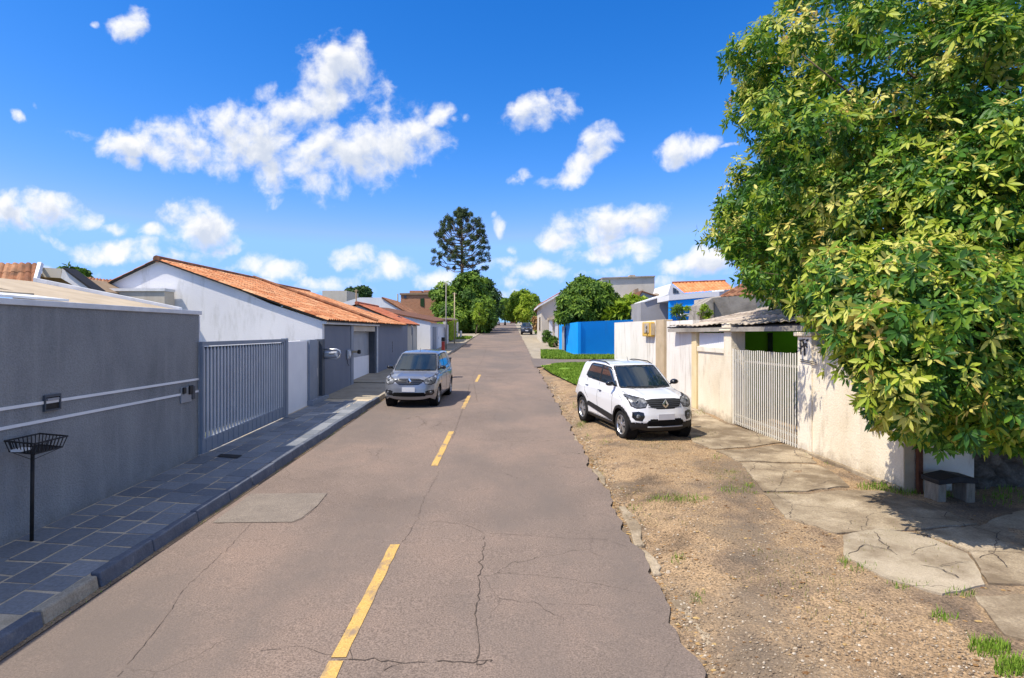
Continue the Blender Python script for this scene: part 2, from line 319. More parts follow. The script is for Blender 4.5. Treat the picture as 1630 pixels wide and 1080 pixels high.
defm('plastic_black', [(.012,.012,.014),(.02,.02,.022)], scale=8, rough=.5)
defm('cream_render', [(.66,.56,.40),(.78,.69,.53),(.82,.75,.61)], scale=.9, stretch=(1,1,.7), detail=9, rough=.92, bump=.4, bscale=28, grain=.06, gscale=50, stain=((.46,.38,.27), .65, 1.8, (1.8,1.8,.45), .545), base=((.22,.165,.10), .42, .85))
defm('cream_stain', [(.74,.66,.52),(.82,.76,.64)], scale=1.2, detail=9, rough=.92, bump=.35, bscale=28, grain=.05, stain=((.42,.35,.25), .7, 2.2, (1.6,1.6,.45), .56), base=((.22,.165,.10), .42, .85))
defm('old_white', [(.66,.63,.57),(.76,.73,.67),(.80,.78,.74)], scale=1.1, stretch=(1,1,.5), detail=9, rough=.95, bump=.35, bscale=28, grain=.06, stain=((.42,.38,.31), .7, 1.9, (2.4,2.4,.35), .54), base=((.25,.20,.14), .5, .8))
defm('pillar_tan', [(.42,.33,.21),(.54,.43,.29)], scale=2, detail=8, rough=.9, bump=.3, bscale=30, grain=.08, stain=((.3,.25,.18), .6, 3, (1,1,.5), .58))
defm('pillar_yellow', [(.70,.56,.30),(.78,.65,.40)], scale=2, detail=8, rough=.9, bump=.3, bscale=30, grain=.08, stain=((.42,.34,.2), .5, 3, (1,1,.5), .6))
defm('gate_cream', [(.66,.62,.52),(.76,.72,.63)], scale=6, rough=.6, spec=.4, stain=((.40,.28,.17), .6, 6, (1,1,.5), .63))
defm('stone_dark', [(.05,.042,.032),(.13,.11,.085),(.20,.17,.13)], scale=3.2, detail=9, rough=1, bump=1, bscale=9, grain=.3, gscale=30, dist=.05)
defm('rust', [(.09,.035,.02),(.15,.06,.03)], scale=12, rough=.9, grain=.3)
defm('blue_paint', [(.001,.30,.88),(.002,.34,.95)], scale=.8, rough=.7, grain=.03, stain=((.03,.24,.62), .35, 1.6, (2,2,.4), .58))
defm('green_paint', [(.20,.52,.015),(.24,.58,.025)], scale=1, rough=.8, grain=.04)
defm('concrete_old', [(.20,.18,.155),(.32,.29,.25),(.38,.35,.30)], scale=1.6, detail=9, rough=1, bump=.5, bscale=18, grain=.12, gscale=40, stain=((.12,.105,.085), .6, 2, (1.5,1.5,.6), .55))
defm('fibre_roof', [(.30,.25,.20),(.45,.385,.32),(.53,.46,.39)], scale=1.3, detail=10, rough=1, bump=.4, bscale=25, grain=.2, gscale=40, stain=((.10,.085,.07), .7, 2.1, (1,1,1), .56))
defm('beige_sheet', [(.40,.32,.22),(.52,.43,.31)], scale=2, detail=8, rough=.8, stain=((.35,.27,.18), .5, 3, (.5,2,1), .58))
defm('house_beige', [(.50,.45,.37),(.60,.55,.47)], scale=.8, detail=8, rough=.9, grain=.05, stain=((.36,.31,.25), .5, 1.2, (2,2,.4), .56))
defm('house_grey', [(.30,.29,.29),(.37,.36,.36)], scale=.8, detail=8, rough=.9, grain=.05, stain=((.22,.2,.19), .5, 1.2, (2,2,.4), .56))
defm('brown_wall', [(.24,.17,.11),(.33,.24,.16)], scale=1.5, detail=8, rough=.95, grain=.12)
defm('tile', [(.30,.10,.04),(.50,.185,.075),(.58,.25,.11),(.64,.37,.20)], attr=True, rough=.9, grain=.35, gscale=9, bump=.3, bscale=30, stain=((.20,.08,.04), .6, 1.4, (1,1,1), .54))
defm('tile_red', [(.33,.09,.045),(.46,.14,.07),(.50,.19,.10)], attr=True, rough=.9, grain=.2, gscale=14)
defm('tile_orange', [(.55,.17,.06),(.66,.23,.09),(.70,.29,.13)], attr=True, rough=.9, grain=.12, gscale=10)
defm('tile_brown', [(.16,.07,.04),(.30,.13,.065),(.38,.20,.11)], attr=True, rough=.95, grain=.3, gscale=12, stain=((.07,.05,.035), .7, 1.5, (1,1,1), .5))
defm('bark', [(.10,.07,.045),(.19,.145,.10)], scale=7, stretch=(1,1,.3), rough=1, bump=.8, bscale=30, grain=.2)
defm('glass_dark', [(.012,.02,.03),(.02,.035,.05)], scale=1.5, rough=.06, spec=.8, coat=.5)
defm('window_glass', (.03,.04,.055), rough=.1, spec=.7)
defm('wood_old', [(.20,.16,.11),(.33,.28,.21)], scale=5, stretch=(4,4,.6), rough=1, bump=.5, bscale=30, grain=.2)
defm('yellow_box', [(.62,.38,.06),(.70,.45,.10)], scale=6, rough=.6)
defm('red_paint', (.32,.04,.03), rough=.5)
defm('grass', [(.09,.17,.016),(.17,.30,.025),(.27,.38,.05)], attr=True, rough=.8, trans=.3)
defm('dry_grass', [(.20,.17,.06),(.30,.26,.10),(.17,.20,.05)], attr=True, rough=.9, trans=.2)
defm('grass_ground', [(.11,.18,.025),(.15,.27,.028),(.19,.32,.035)], scale=1.1, detail=8, rough=1, bump=.6, bscale=20, grain=.3, gscale=25, stain=((.26,.20,.10), .6, .9, (1,1,1), .58))
defm('pebble', [(.18,.13,.085),(.28,.21,.14),(.36,.28,.19),(.60,.53,.42)], attr=True, rough=.9)
defm('litter', [(.16,.08,.03),(.34,.20,.08),(.48,.34,.14)], attr=True, rough=.9)
defm('leaf_big', [(.030,.10,.014),(.065,.19,.018),(.20,.34,.022),(.46,.52,.05),(.72,.70,.18),(.55,.33,.08)], attr=True, rough=.5, spec=.4, trans=.38)
defm('leaf_green', [(.045,.11,.014),(.11,.21,.02),(.23,.35,.035)], attr=True, rough=.6, trans=.28)
defm('leaf_dark', [(.022,.06,.018),(.045,.10,.022),(.09,.16,.03)], attr=True, rough=.6, trans=.22)
defm('leaf_yellow', [(.12,.20,.014),(.24,.36,.02),(.40,.48,.04)], attr=True, rough=.6, trans=.3)
defm('leaf_pine', [(.024,.05,.016),(.055,.09,.025),(.11,.14,.04)], attr=True, rough=.7, trans=.1)
defm('white_wall_far', [(.66,.66,.67),(.74,.74,.75)], scale=.8, rough=.9, stain=((.5,.5,.5), .4, 1.2, (2,2,.5), .57))
def brick_mat():
    m = bpy.data.materials.new('brick'); m.use_nodes = True; nt = m.node_tree; N = nt.nodes; L = nt.links; b = N['Principled BSDF']; b.inputs['Roughness'].default_value = .95
    ge = N.new('ShaderNodeNewGeometry'); mp = N.new('ShaderNodeMapping'); mp.inputs['Rotation'].default_value = (R(90), 0, 0); L.new(ge.outputs['Position'], mp.inputs[0])
    bt = N.new('ShaderNodeTexBrick'); bt.inputs['Color1'].default_value = (.38,.155,.075,1); bt.inputs['Color2'].default_value = (.46,.20,.10,1); bt.inputs['Mortar'].default_value = (.36,.25,.18,1)
    bt.inputs['Scale'].default_value = 1; bt.inputs['Brick Width'].default_value = .4; bt.inputs['Row Height'].default_value = .2; bt.inputs['Mortar Size'].default_value = .02
    L.new(mp.outputs[0], bt.inputs[0]); L.new(bt.outputs[0], b.inputs['Base Color']); return m
M['brick'] = brick_mat()

# ------------------------------------------------------------------ ground, road, pavements
def strip(name, x0, x1, ys, off, m, kind='structure', nx=2):
    xs = np.linspace(x0, x1, nx); V = []; Fq = []
    for Y in ys:
        for x in xs: V.append((x, Y, g(Y) + off))
    for i in range(len(ys)-1):
        for j in range(nx-1): a = i*nx+j; Fq.append((a, a+1, a+nx+1, a+nx))
    return np_mesh(name, V, Fq, m, kind=kind)
YS = list(np.arange(-12, 185, 8)) + list(np.arange(185, 250, 4)) + [260, 300, 400, 700, 1500]
strip('ground', -600, 600, YS, -0.05, M['terrain'], nx=3)
XL, XR = -4.30, 1.56
def road():
    ys = list(np.arange(-3, 60, .11)) + list(np.arange(60, 260, 4)); V = []; Fq = []
    for Y in ys:
        e = XR - 0.004*max(Y-8, 0) if Y < 40 else XR-.128
        w = random.uniform(-.018,.018)+.035*math.sin(Y*2.1) + .03*math.sin(Y*5.3+1) + .02*math.sin(Y*13.1)
        V += [(XL-.06, Y, g(Y)), ((XL+e)/2, Y, g(Y)+.03), (e+w, Y, g(Y)+.012)]
    for i in range(len(ys)-1):
        for j in range(2): a = i*3+j; Fq.append((a, a+1, a+4, a+3))
    return np_mesh('road', V, Fq, M['asphalt'], kind='structure')
road()
def road_z(x, Y):
    mid = (XL+XR)/2
    return g(Y) + (.03*(1-(mid-x)/(mid-XL+.06)) if x < mid else .03 + (-.018)*(x-mid)/(XR-mid))
def verge_off(x, Y):
    t = min(max((x-1.5)/1.0, 0), 1)
    return -.03 + .13*t*t*(3-2*t) + .012*math.sin(x*3.1+Y*1.7) + .008*math.sin(x*7.3-Y*5.1) + .05*min(max((x-4.5)/3, 0), 1)
def verge():
    xs = np.concatenate([np.arange(1.36, 6.6, .12), np.arange(6.6, 30, 1.2)]); ys = np.concatenate([np.arange(-2, 14, .12), np.arange(14, 33.6, .3)]); V = []; Fq = []
    nx = len(xs)
    for Y in ys:
        for x in xs:
            j = random.uniform(-.008, .008)
            V.append((x, Y, g(Y) + verge_off(x, Y) + j))
    for i in range(len(ys)-1):
        for k in range(nx-1): a = i*nx+k; Fq.append((a, a+1, a+nx+1, a+nx))
    return np_mesh('verge', V, Fq, M['dirt'], smooth=True, kind='structure')
verge()
# side street and far right verge
mb = MB()
def gquad(mb, pts, off): mb.face([(x, y, g(y)+off) for x, y in pts])
gquad(mb, [(1.3,32.2),(3.0,33.4),(30,34.4),(30,38.6),(3.2,37.6),(1.3,38.6)], .035); mb.build('side_street', M['asphalt_grey'], kind='structure')
strip('far_verge', 1.38, 14, list(np.arange(37.4, 240, 4)), -.005, M['pavement'])
def grass_ground(name, pts, off):
    mb = MB(); gquad(mb, pts, off); return mb.build(name, M['grass_ground'], kind='structure')
GR1 = [(1.62,31.8),(3.0,33.2),(7.5,33.7),(4.8,29.5),(4.75,22.2),(3.2,21.3),(2.5,23.5),(1.9,28.0)]
GR2 = [(2.0,38.3),(3.4,37.75),(9.0,38.6),(9,40.9),(4.3,40.9),(3.9,46.5),(2.4,46.5)]
def gpoly(name, pts, offf, m):
    mb = MB(); mb.face([(x, y, g(y)+offf(x, y)) for x, y in pts]); return mb.build(name, m, kind='structure')
gpoly('lawn', GR1, lambda x, y: .155, M['grass_ground']); gpoly('lawn', GR2, lambda x, y: .03, M['grass_ground'])
# left pavement
mb = MB()
for i in range(0, 24):
    y0, y1 = -3+i*1.0, -2+i*1.0
    mb.hexa([(-6.6,y0,g(y0)-.05),(XL-.13,y0,g(y0)-.05),(XL-.13,y1,g(y1)-.05),(-6.6,y1,g(y1)-.05),(-6.6,y0,g(y0)+.138),(XL-.13,y0,g(y0)+.138),(XL-.13,y1,g(y1)+.138),(-6.6,y1,g(y1)+.138)])
pav = mb.build('pavement', M['mortar'], kind='structure')
def slates():
    V = []; Fq = []; A = []; rows = 4; x0, x1 = -6.04, XL-.15
    w = (x1-x0)/rows
    for r in range(rows):
        Y = 5.35 + random.uniform(0, .3) + (rows-1-r)*0.14
        while Y < 18.6:
            l = random.uniform(.34, .54) * (1 if Y < 14 else 1.15); gp = .034 if Y < 9 else .022
            j = lambda: random.uniform(-.018, .018)
            xa, xb = x0+r*w+gp/2, x0+(r+1)*w-gp/2
            sk = .12
            p = [(xa+j(), Y+gp/2+sk*0+j()), (xb+j(), Y+gp/2-sk*.4+j()), (xb+j(), Y+l-gp/2-sk*.4+j()), (xa+j(), Y+l-gp/2+j())]
            dz = random.uniform(-.002, .003); n = len(V)
            V += [(x, y, g(y)+.1425+dz) for x, y in p] + [(x, y, g(y)+.12) for x, y in p]
            for q in ((0,1,2,3),(4,5,1,0),(5,6,2,1),(6,7,3,2),(7,4,0,3)): Fq.append([n+k for k in q])
            t = min(max(random.gauss(.38 + (.14 if Y > 12 else 0), .15), 0), 1); A += [t]*5
            Y += l
    o = np_mesh('paving_slates', V, Fq, M['slate'], attr=A, kind='structure')
slates()
mb = MB(); gq = [(-6.05,2),(XL-.15,2),(XL-.15,5.15),(-6.05,5.5)]; gquad(mb, gq, .144); mb.build('pavement_patch', M['pavement'], kind='structure')
mb = MB()
for (a, b, o) in ((19.35, 23.6, .150), (23.75, 27.6, .185), (27.8, 33.5, .15), (33.6, 46, .14), (46.2, 75, .10)):
    mb.hexa([(-6.6,a,g(a)-.05),(XL-.14,a,g(a)-.05),(XL-.14,b,g(b)-.05),(-6.6,b,g(b)-.05),(-6.6,a,g(a)+o+.02),(XL-.14,a,g(a)+o-.01),(XL-.14,b,g(b)+o-.01),(-6.6,b,g(b)+o+.02)])
mb.build('concrete_pavement', M['pavement'], kind='structure')
strip('verge_strip', -9, XL-.1, list(np.arange(60, 240, 5)), .04, M['pavement'])
# kerbs
def kerbs():
    ka = MB(); kb = MB(); Y = -1.0
    while Y < 60:
        l = random.uniform(.75, 1.05); gp = .012; painted = Y < 5.4 or 6.15 < Y < 19.0
        h = .165 if painted else .15; dx = random.uniform(-.012, .012); dz = random.uniform(-.006, .006)
        if Y < 6.15: h = .15; 
        tgt = ka if painted else kb
        y0, y1 = Y+gp, Y+l-gp; xa, xb = XL-.15+dx, XL-.015+dx
        tgt.hexa([(xa,y0,g(y0)-.1),(xb+.02,y0,g(y0)-.1),(xb+.02,y1,g(y1)-.1),(xa,y1,g(y1)-.1),(xa,y0,g(y0)+h+dz),(xb-.025,y0,g(y0)+h+dz),(xb-.025,y1,g(y1)+h+dz),(xa,y1,g(y1)+h+dz)])
        Y += l
    ka.build('kerb', M['kerb_paint'], bevel=.018, kind='structure'); kb.build('kerb', M['kerb_concrete'], bevel=.02, kind='structure')
kerbs()
strip('gutter', XL-.04, XL+.05, list(np.arange(-3, 60, 1)), .012, M['dirt'])
# broken kerb stones on the right side
mb = MB()
for (px0, py0, px1, py1, w) in ((985,800,1010,860,.20),(1015,868,1040,905,.16),(1065,945,1125,1015,.26),(940,740,960,765,.12),(905,685,915,700,.1)):
    a = G(px0, py0, .06); b = G(px1, py1, .06)
    d_ = Vector((b[0]-a[0], b[1]-a[1])); n_ = Vector((d_.y, -d_.x)).normalized(); k_ = 7; up, lo_ = [], []
    for i in range(k_+1):
        u = i/k_; c_ = Vector(a)+d_*u; e_ = w*(.25+.75*math.sin(math.pi*min(max(u, .08), .92))**.5)
        up.append((c_.x+n_.x*random.uniform(-.03,.01), c_.y+n_.y*.0)); lo_.append((c_.x-n_.x*(e_+random.uniform(-.03,.03)), c_.y-n_.y*(e_+random.uniform(-.03,.03))))
    ring_ = up+lo_[::-1]; mb.prism([(x, y, g(y)-.06) for x, y in ring_], (0, 0, .055+random.uniform(0, .012)))
ko = mb.build('broken_kerb', M['slab'], bevel=.03, kind='structure')
# concrete slabs on the right (irregular polygons, real thickness, gaps between them)
def slab(pts, m, top=.115, thick=.05, name='concrete_slab'):
    W = [G(px, py, top) for px, py in pts]
    # jagged outline
    out = []
    for i in range(len(W)):
        a = W[i]; b = W[(i+1) % len(W)]; L_ = math.dist(a, b); n = max(1, int(L_/.12))
        for k in range(n):
            t = k/n; j = .022 if k else .005
            out.append((a[0]+(b[0]-a[0])*t+random.uniform(-j, j), a[1]+(b[1]-a[1])*t+random.uniform(-j, j)))
    mb = MB(); mb.prism([(x, y, g(y)+top-thick+verge_off(x, y)-.10) for x, y in out], (0, 0, thick+.008))
    return mb.build(name, m, kind='structure')
wallX = lambda Y: 6.97 - .088*Y
slab([(1102,704),(1137,716),(1262,706),(1155,676),(1112,655),(1075,640)], M['slab'])
slab([(1139,719),(1176,735),(1300,738),(1278,718),(1264,709)], M['slab'])
slab([(1179,738),(1216,783),(1352,778),(1318,748),(1302,741)], M['slab'])
slab([(1216,788),(1250,825),(1332,850),(1555,838),(1460,800),(1405,786),(1356,783)], M['slab'])
slab([(1342,853),(1346,886),(1402,916),(1500,946),(1568,932),(1540,884),(1452,848),(1400,844)], M['slab_pale'])
slab([(1460,846),(1545,881),(1574,930),(1700,945),(1760,860),(1640,812),(1560,841)], M['slab'])
slab([(1552,948),(1600,1010),(1720,1040),(1760,955)], M['slab'])
# road patch, markings, cracks
def sheet(name, pts, off, m, parent=None):
    mb = MB(); mb.face([(x, y, road_z(x, y)+off) for x, y in pts]); return mb.build(name, m, kind='structure')
pp = [G(px, py, .01) for px, py in ((400,786),(521,786),(505,806),(480,826),(465,832),(338,832))]
sheet('road_patch', pp, .006, M['patch'])
for (ya, yb) in ((3.6,4.93),(4.98,7.42),(11.27,14.55),(18.0,20.9),(25.2,28.1)):
    if ya == 3.6: ya = 3.0
    xc = -1.43; mb = MB(); n = 12; L1 = []; L2 = []
    for k in range(n+1):
        y = ya+(yb-ya)*k/n; L1.append((xc-.062+random.uniform(-.006,.006), y)); L2.append((xc+.058+random.uniform(-.006,.006), y))
    for k in range(n): mb.face([(x, y, road_z(x, y)+.006) for x, y in (L1[k], L2[k], L2[k+1], L1[k+1])])
    mb.build('road_marking', M['paint_yellow'], kind='structure')
def cracks():
    mb = MB()
    def line(pts, w=.012, jit=.03, closed=False):
        P_ = []
        for i in range(len(pts)-1):
            a = G(*pts[i], .02); b = G(*pts[i+1], .02); n = max(2, int(math.dist(a, b)/.07))
            for k in range(n): t = k/n; P_.append((a[0]+(b[0]-a[0])*t+random.gauss(0, jit*.5), a[1]+(b[1]-a[1])*t+random.gauss(0, jit*.5)))
        for i in range(len(P_)-1):
            (x0, y0), (x1, y1) = P_[i], P_[i+1]; d = math.hypot(x1-x0, y1-y0) or 1; nx, ny = -(y1-y0)/d, (x1-x0)/d; ww = w*random.uniform(.25, 1.0)/2
            if random.random() < .06: continue
            mb.face([(x, y, road_z(x, y)+.0045) for x, y in ((x0-nx*ww, y0-ny*ww), (x1-nx*ww, y1-ny*ww), (x1+nx*ww, y1+ny*ww), (x0+nx*ww, y0+ny*ww))])
    line([(540,1050),(660,1056),(780,1054),(778,1050)], .016); line([(778,1054),(760,1060),(763,1020),(756,995),(762,950),(765,900),(772,850)], .014)
    line([(772,850),(740,836),(700,832),(670,834)], .007); line([(780,850),(860,854),(905,858),(960,858),(1008,872)], .006, .012)
    line([(640,1056),(600,1078)], .009); line([(560,1054),(548,1010),(566,975)], .01); line([(700,752),(676,792),(664,828),(640,868)], .006)
    line([(400,832),(355,880),(290,940),(270,975),(210,1050),(180,1085)], .006, .02)
    line([(338,832),(400,831),(466,832),(482,826),(505,806),(521,786),(470,785),(400,786)], .010, .006)
    line([(720,700),(730,670),(742,640),(748,610)], .01); line([(748,700),(820,704),(905,712)], .006); line([(640,690),(690,702),(700,720)], .005)
    line([(770,660),(805,648),(835,660)], .006); line([(790,635),(840,632),(880,640)], .008); line([(780,600),(840,604)], .02); line([(800,585),(835,590)], .02)
    line([(720,610),(780,600),(812,612),(860,618)], .015); line([(760,640),(752,600),(770,570),(775,550)], .012)
    line([(540,1050),(480,1030),(400,1040)], .005); line([(900,990),(850,960),(760,950)], .006); line([(870,960),(960,965)], .005)
    return mb.build('road_cracks', M['crack'], kind='structure')
cracks()
def slab_cracks():
    mb = MB()
    for pts, w in (([(1350,880),(1380,868),(1420,878),(1440,892),(1490,905),(1535,925)],.012),([(1420,878),(1400,862),(1390,846)],.01),([(1490,905),(1530,896),(1560,900)],.008),
                   ([(1440,892),(1460,875),(1500,868)],.006),([(1250,800),(1330,790),(1400,800),(1470,815)],.008),([(1330,790),(1360,812),(1350,846)],.006),
                   ([(1590,850),(1580,880),(1610,910)],.012),([(1180,745),(1250,750),(1310,745)],.007),([(1250,750),(1240,775)],.006),([(1580,880),(1555,890)],.01),([(1150,700),(1200,690),(1240,700)],.006)):
        P_ = []
        for i in range(len(pts)-1):
            a = G(*pts[i], .13); b = G(*pts[i+1], .13); n = max(2, int(math.dist(a, b)/.06))
            for k in range(n): t = k/n; P_.append((a[0]+(b[0]-a[0])*t+random.gauss(0, .012), a[1]+(b[1]-a[1])*t+random.gauss(0, .012)))
        for i in range(len(P_)-1):
            (x0, y0), (x1, y1) = P_[i], P_[i+1]; d = math.hypot(x1-x0, y1-y0) or 1; nx, ny = -(y1-y0)/d*w*random.uniform(.3,1), (x1-x0)/d*w*random.uniform(.3,1)
            z = lambda x, y: g(y)+.115+.008-.10+verge_off(x, y)+.007
            mb.face([(x, y, z(x, y)) for x, y in ((x0-nx*.6, y0-ny*.6), (x1-nx*.6, y1-ny*.6), (x1+nx*.6, y1+ny*.6), (x0+nx*.6, y0+ny*.6))])
    mb.build('slab_cracks', M['crack'], kind='structure')
slab_cracks()
mb = MB(); c = [G(px, py, .15) for px, py in ((345,727),(352,723),(386,725),(378,730))]; mb.face([(x, y, g(y)+.155) for x, y in c]); mb.build('drain_cover', M['iron'], kind='structure')

# ------------------------------------------------------------------ scatter: grass, pebbles, litter
def in_poly(x, y, poly):
    c = False; j = len(poly)-1
    for i in range(len(poly)):
        if (poly[i][1] > y) != (poly[j][1] > y) and x < (poly[j][0]-poly[i][0])*(y-poly[i][1])/(poly[j][1]-poly[i][1])+poly[i][0]: c = not c
        j = i
    return c
def blades(name, spots, label, kind='stuff', h=(.05,.12), w=.008, m='grass'):
    V = []; Fq = []; A = []
    for (x, y, z, s) in spots:
        a = random.uniform(0, 6.28); hh = random.uniform(*h)*s; lean = random.uniform(.1, .7)*hh; dx, dy = math.cos(a), math.sin(a); n = len(V); ww = w*s
        V += [(x-dy*ww, y+dx*ww, z), (x+dy*ww, y-dx*ww, z), (x+dx*lean*.4+dy*ww*.7, y+dy*lean*.4-dx*ww*.7, z+hh*.6), (x+dx*lean*.4-dy*ww*.7, y+dy*lean*.4+dx*ww*.7, z+hh*.6), (x+dx*lean, y+dy*lean, z+hh), (x+dx*lean+.001, y+dy*lean, z+hh)]
        Fq += [(n, n+1, n+2, n+3), (n+3, n+2, n+5, n+4)]; t = min(max(random.gauss(.55, .25), 0), 1); A += [t, t]
    o = np_mesh(name, V, Fq, M[m], attr=A); tag(o, label, 'grass', kind=kind); return o
def vz(x, y): return g(y)+verge_off(x, y)
sp = []
xs = [p[0] for p in GR1]; ysr = [p[1] for p in GR1]
while len(sp) < 22000:
    x, y = random.uniform(min(xs), max(xs)), random.uniform(min(ysr), max(ysr))
    if in_poly(x, y, GR1) and (math.sin(x*2.3+y)+math.sin(y*1.7-x*3) > -1.2): sp.append((x, y, g(y)+.15, 1.3))
blades('grass', sp, 'bright green mown lawn at the side street corner behind the white car', h=(.03,.08), w=.02)
sp = []
xs = [p[0] for p in GR2]; ysr = [p[1] for p in GR2]
while len(sp) < 12000:
    x, y = random.uniform(min(xs), max(xs)), random.uniform(min(ysr), max(ysr))
    if in_poly(x, y, GR2): sp.append((x, y, g(y)+.02, 1.5))
blades('grass', sp, 'green grass strip in front of the blue wall across the side street', h=(.05,.13), w=.025)
sp = []
def patch(px, py, rx, ry, n, s=1.0):
    for _ in range(n):
        a, r = random.uniform(0, 6.28), random.random()**.7
        X, Y = G(px+math.cos(a)*r*rx, py+math.sin(a)*r*ry, .1); sp.append((X, Y, vz(X, Y)-.005, s*random.uniform(.5, 1.1)))
for a in ((1085,794,45,7,260,.7),(1165,783,25,6,120,.6),(1045,792,18,6,60,.5),(1190,774,12,5,70,.6),(1400,778,40,7,300,.8),(1440,785,40,7,260,.8),(1500,792,25,5,100,.8),(1330,740,20,4,60,.6),(1290,727,14,4,50,.6),
          (1345,895,12,10,60,.6),(1372,905,25,8,60,.6),(1450,930,40,8,80,.6),(1530,945,30,6,60,.7),(1575,1035,35,16,380,.8),(1610,1065,30,16,360,.8),(1500,985,25,10,80,.7),(1590,800,40,16,70,.9),(1620,795,30,14,60,.9),
          (965,700,12,4,40,.6),(915,645,8,4,40,.8),(935,690,8,6,40,.6),(925,672,10,4,80,.8),(1080,880,12,8,60,.5),(1110,940,14,10,60,.5),(1010,800,14,8,50,.5),(955,745,10,7,50,.5),(1150,762,30,4,40,.4),
          (1250,788,30,3,60,.5),(1200,786,10,3,30,.5),(1110,700,10,4,40,.6),(1140,730,10,5,40,.5),(1165,752,12,5,50,.5),(1115,660,12,4,60,.7),(1220,700,30,2,30,.5)): patch(*a)
blades('weeds', sp, 'low weeds and grass growing along slab edges and the right wall foot', h=(.05,.14), w=.007)
sp = []
while len(sp) < 4200:
    X, Y = random.uniform(1.6, 6.2), random.uniform(3.2, 22)
    n_ = math.sin(X*2.9+Y*.9)+math.sin(Y*1.9-X*1.3)+math.sin(X*5.1+Y*4.3)*.6
    if n_ > .9 and X < wallX(Y)-.9: sp.append((X, Y, vz(X, Y)-.004, random.uniform(.25, .6)))
blades('dry_weeds', sp, 'dry straw coloured weeds thinly spread over the dirt verge', h=(.05,.10), w=.007, m='dry_grass')
sp = []
for k in range(420):
    Y = random.uniform(3.5, 20); X = XL+.02+random.uniform(-.03, .06)
    if random.random() < .3+.4*math.sin(Y*2.3): sp.append((X, Y, g(Y)+.01, .45))
blades('weeds', sp, 'tiny weeds in the gutter along the left kerb', h=(.04,.09), w=.006)
def pebbles(name, n, label, cat, reg, size, m, flat=.5, seed=1):
    rr = random.Random(seed); V = []; Fq = []; A = []
    for _ in range(n):
        x, y = reg(rr); z = vz(x, y)+.003; s = size*rr.choice((.4,.5,.6,.7,.8,1,1.4))*rr.uniform(.7, 1.3); a = rr.uniform(0, 6.28); n0 = len(V); k = 6; tl = [rr.uniform(.6, 1.15) for _ in range(k)]
        for (zz, sc) in ((0, 1), (s*flat, .6)):
            V += [(x+math.cos(a+6.283*i/k)*s*sc*tl[i], y+math.sin(a+6.283*i/k)*s*sc*tl[i]*.7, z+zz+rr.uniform(-.1,.1)*s) for i in range(k)]
        for i in range(k): j = (i+1) % k; Fq.append((n0+i, n0+j, n0+k+j, n0+k+i))
        Fq += [(n0+k, n0+k+1, n0+k+2, n0+k+3), (n0+k, n0+k+3, n0+k+4, n0+k+5)]; t = rr.random()**1.6; A += [t]*8
    o = np_mesh(name, V, Fq, M[m], attr=A); tag(o, label, cat, kind='stuff'); return o
def regA(rr):
    while True:
        px, py = rr.uniform(900, 1630), rr.uniform(690, 1085)
        if px > 870+(py-610)*.56 and px < 1215+max(py-800, 0)*1.6 and (py > 780 or px < 1210-(780-py)*.9):
            X, Y = G(px, py, .1)
            if 1.55 < X < 8: return X, Y
pebbles('gravel', 6500, 'small stones scattered over the dirt verge right of the road', 'gravel', regA, .011, 'pebble')
def regB(rr):
    Y = rr.uniform(3.2, 26)**1.0; return 1.6+abs(rr.gauss(0, .16)), Y
pebbles('gravel', 1500, 'crumbled stones along the right edge of the road', 'gravel', regB, .022, 'pebble', seed=4)
def regC(rr):
    while True:
        X, Y = rr.uniform(1.6, 7.5), rr.uniform(3, 16)
        if rr.random() < .8 : return X, Y
pebbles('leaf_litter', 2600, 'dry fallen leaves and straw strewn over the dirt verge', 'litter', regC, .022, 'litter', flat=.12, seed=9)
def regD(rr): return 1.55+abs(rr.gauss(0, .09)), rr.uniform(3.2, 14)
pebbles('leaf_litter', 700, 'brown leaves gathered along the right asphalt edge', 'litter', regD, .022, 'litter', flat=.15, seed=10)

# ------------------------------------------------------------------ tile roofs
def tile_patch(A, B, C, D, name, m, parent, period=.23, row=.40, amp=.038, seg=6):
    """A,B eave ends, C,D ridge ends (C above B, D above A)"""
    A, B, C, D = map(Vector, (A, B, C, D)); n = (B-A).cross(D-A).normalized()
    if n.z < 0: n = -n
    nc = max(2, int((B-A).length/period)); nr = max(2, int((D-A).length/row)); V = []; Fq = []; T = []
    prof = [(-.5, -.3), (-.33, .35), (-.17, .9), (0, 1), (.17, .9), (.33, .35)] if seg == 6 else [(-.5, -.3), (-.2, .8), (.2, .8)]
    ns = len(prof); rr = random.Random(hash(name) % 1000 if False else 5)
    base = rng.random((nr, nc))
    for r in range(nr):
        jit = [rr.uniform(-.012, .012) for _ in range(nc+1)]
        for e in (0, 1):
            v = (r+e*1.04)/nr; v = min(v, 1)
            for c in range(nc):
                for (du, h) in prof:
                    u = (c+.5+du)/nc; p = A.lerp(B, u).lerp(D.lerp(C, u), v)
                    V.append(p + n*(amp*h + (.010 if e == 0 else 0) + jit[c]*.3) + (D-A).normalized()*jit[c])
            u = 1; p = A.lerp(B, u).lerp(D.lerp(C, u), v); V.append(p + n*(-.3*amp + (.010 if e == 0 else 0)))
        w = nc*ns+1; b0 = r*2*w
        for k in range(w-1): Fq.append((b0+k, b0+k+1, b0+w+k+1, b0+w+k)); T.append(min(max(.08+.9*base[r, min(k//ns, nc-1)]**.8, 0), 1))
        if r:   # riser between rows
            pb = (r-1)*2*w+w
            for k in range(w-1): Fq.append((pb+k, pb+k+1, b0+k+1, b0+k)); T.append(.38)
    V = [tuple(v) for v in V]
    return np_mesh(name, V, Fq, m, parent, attr=T)
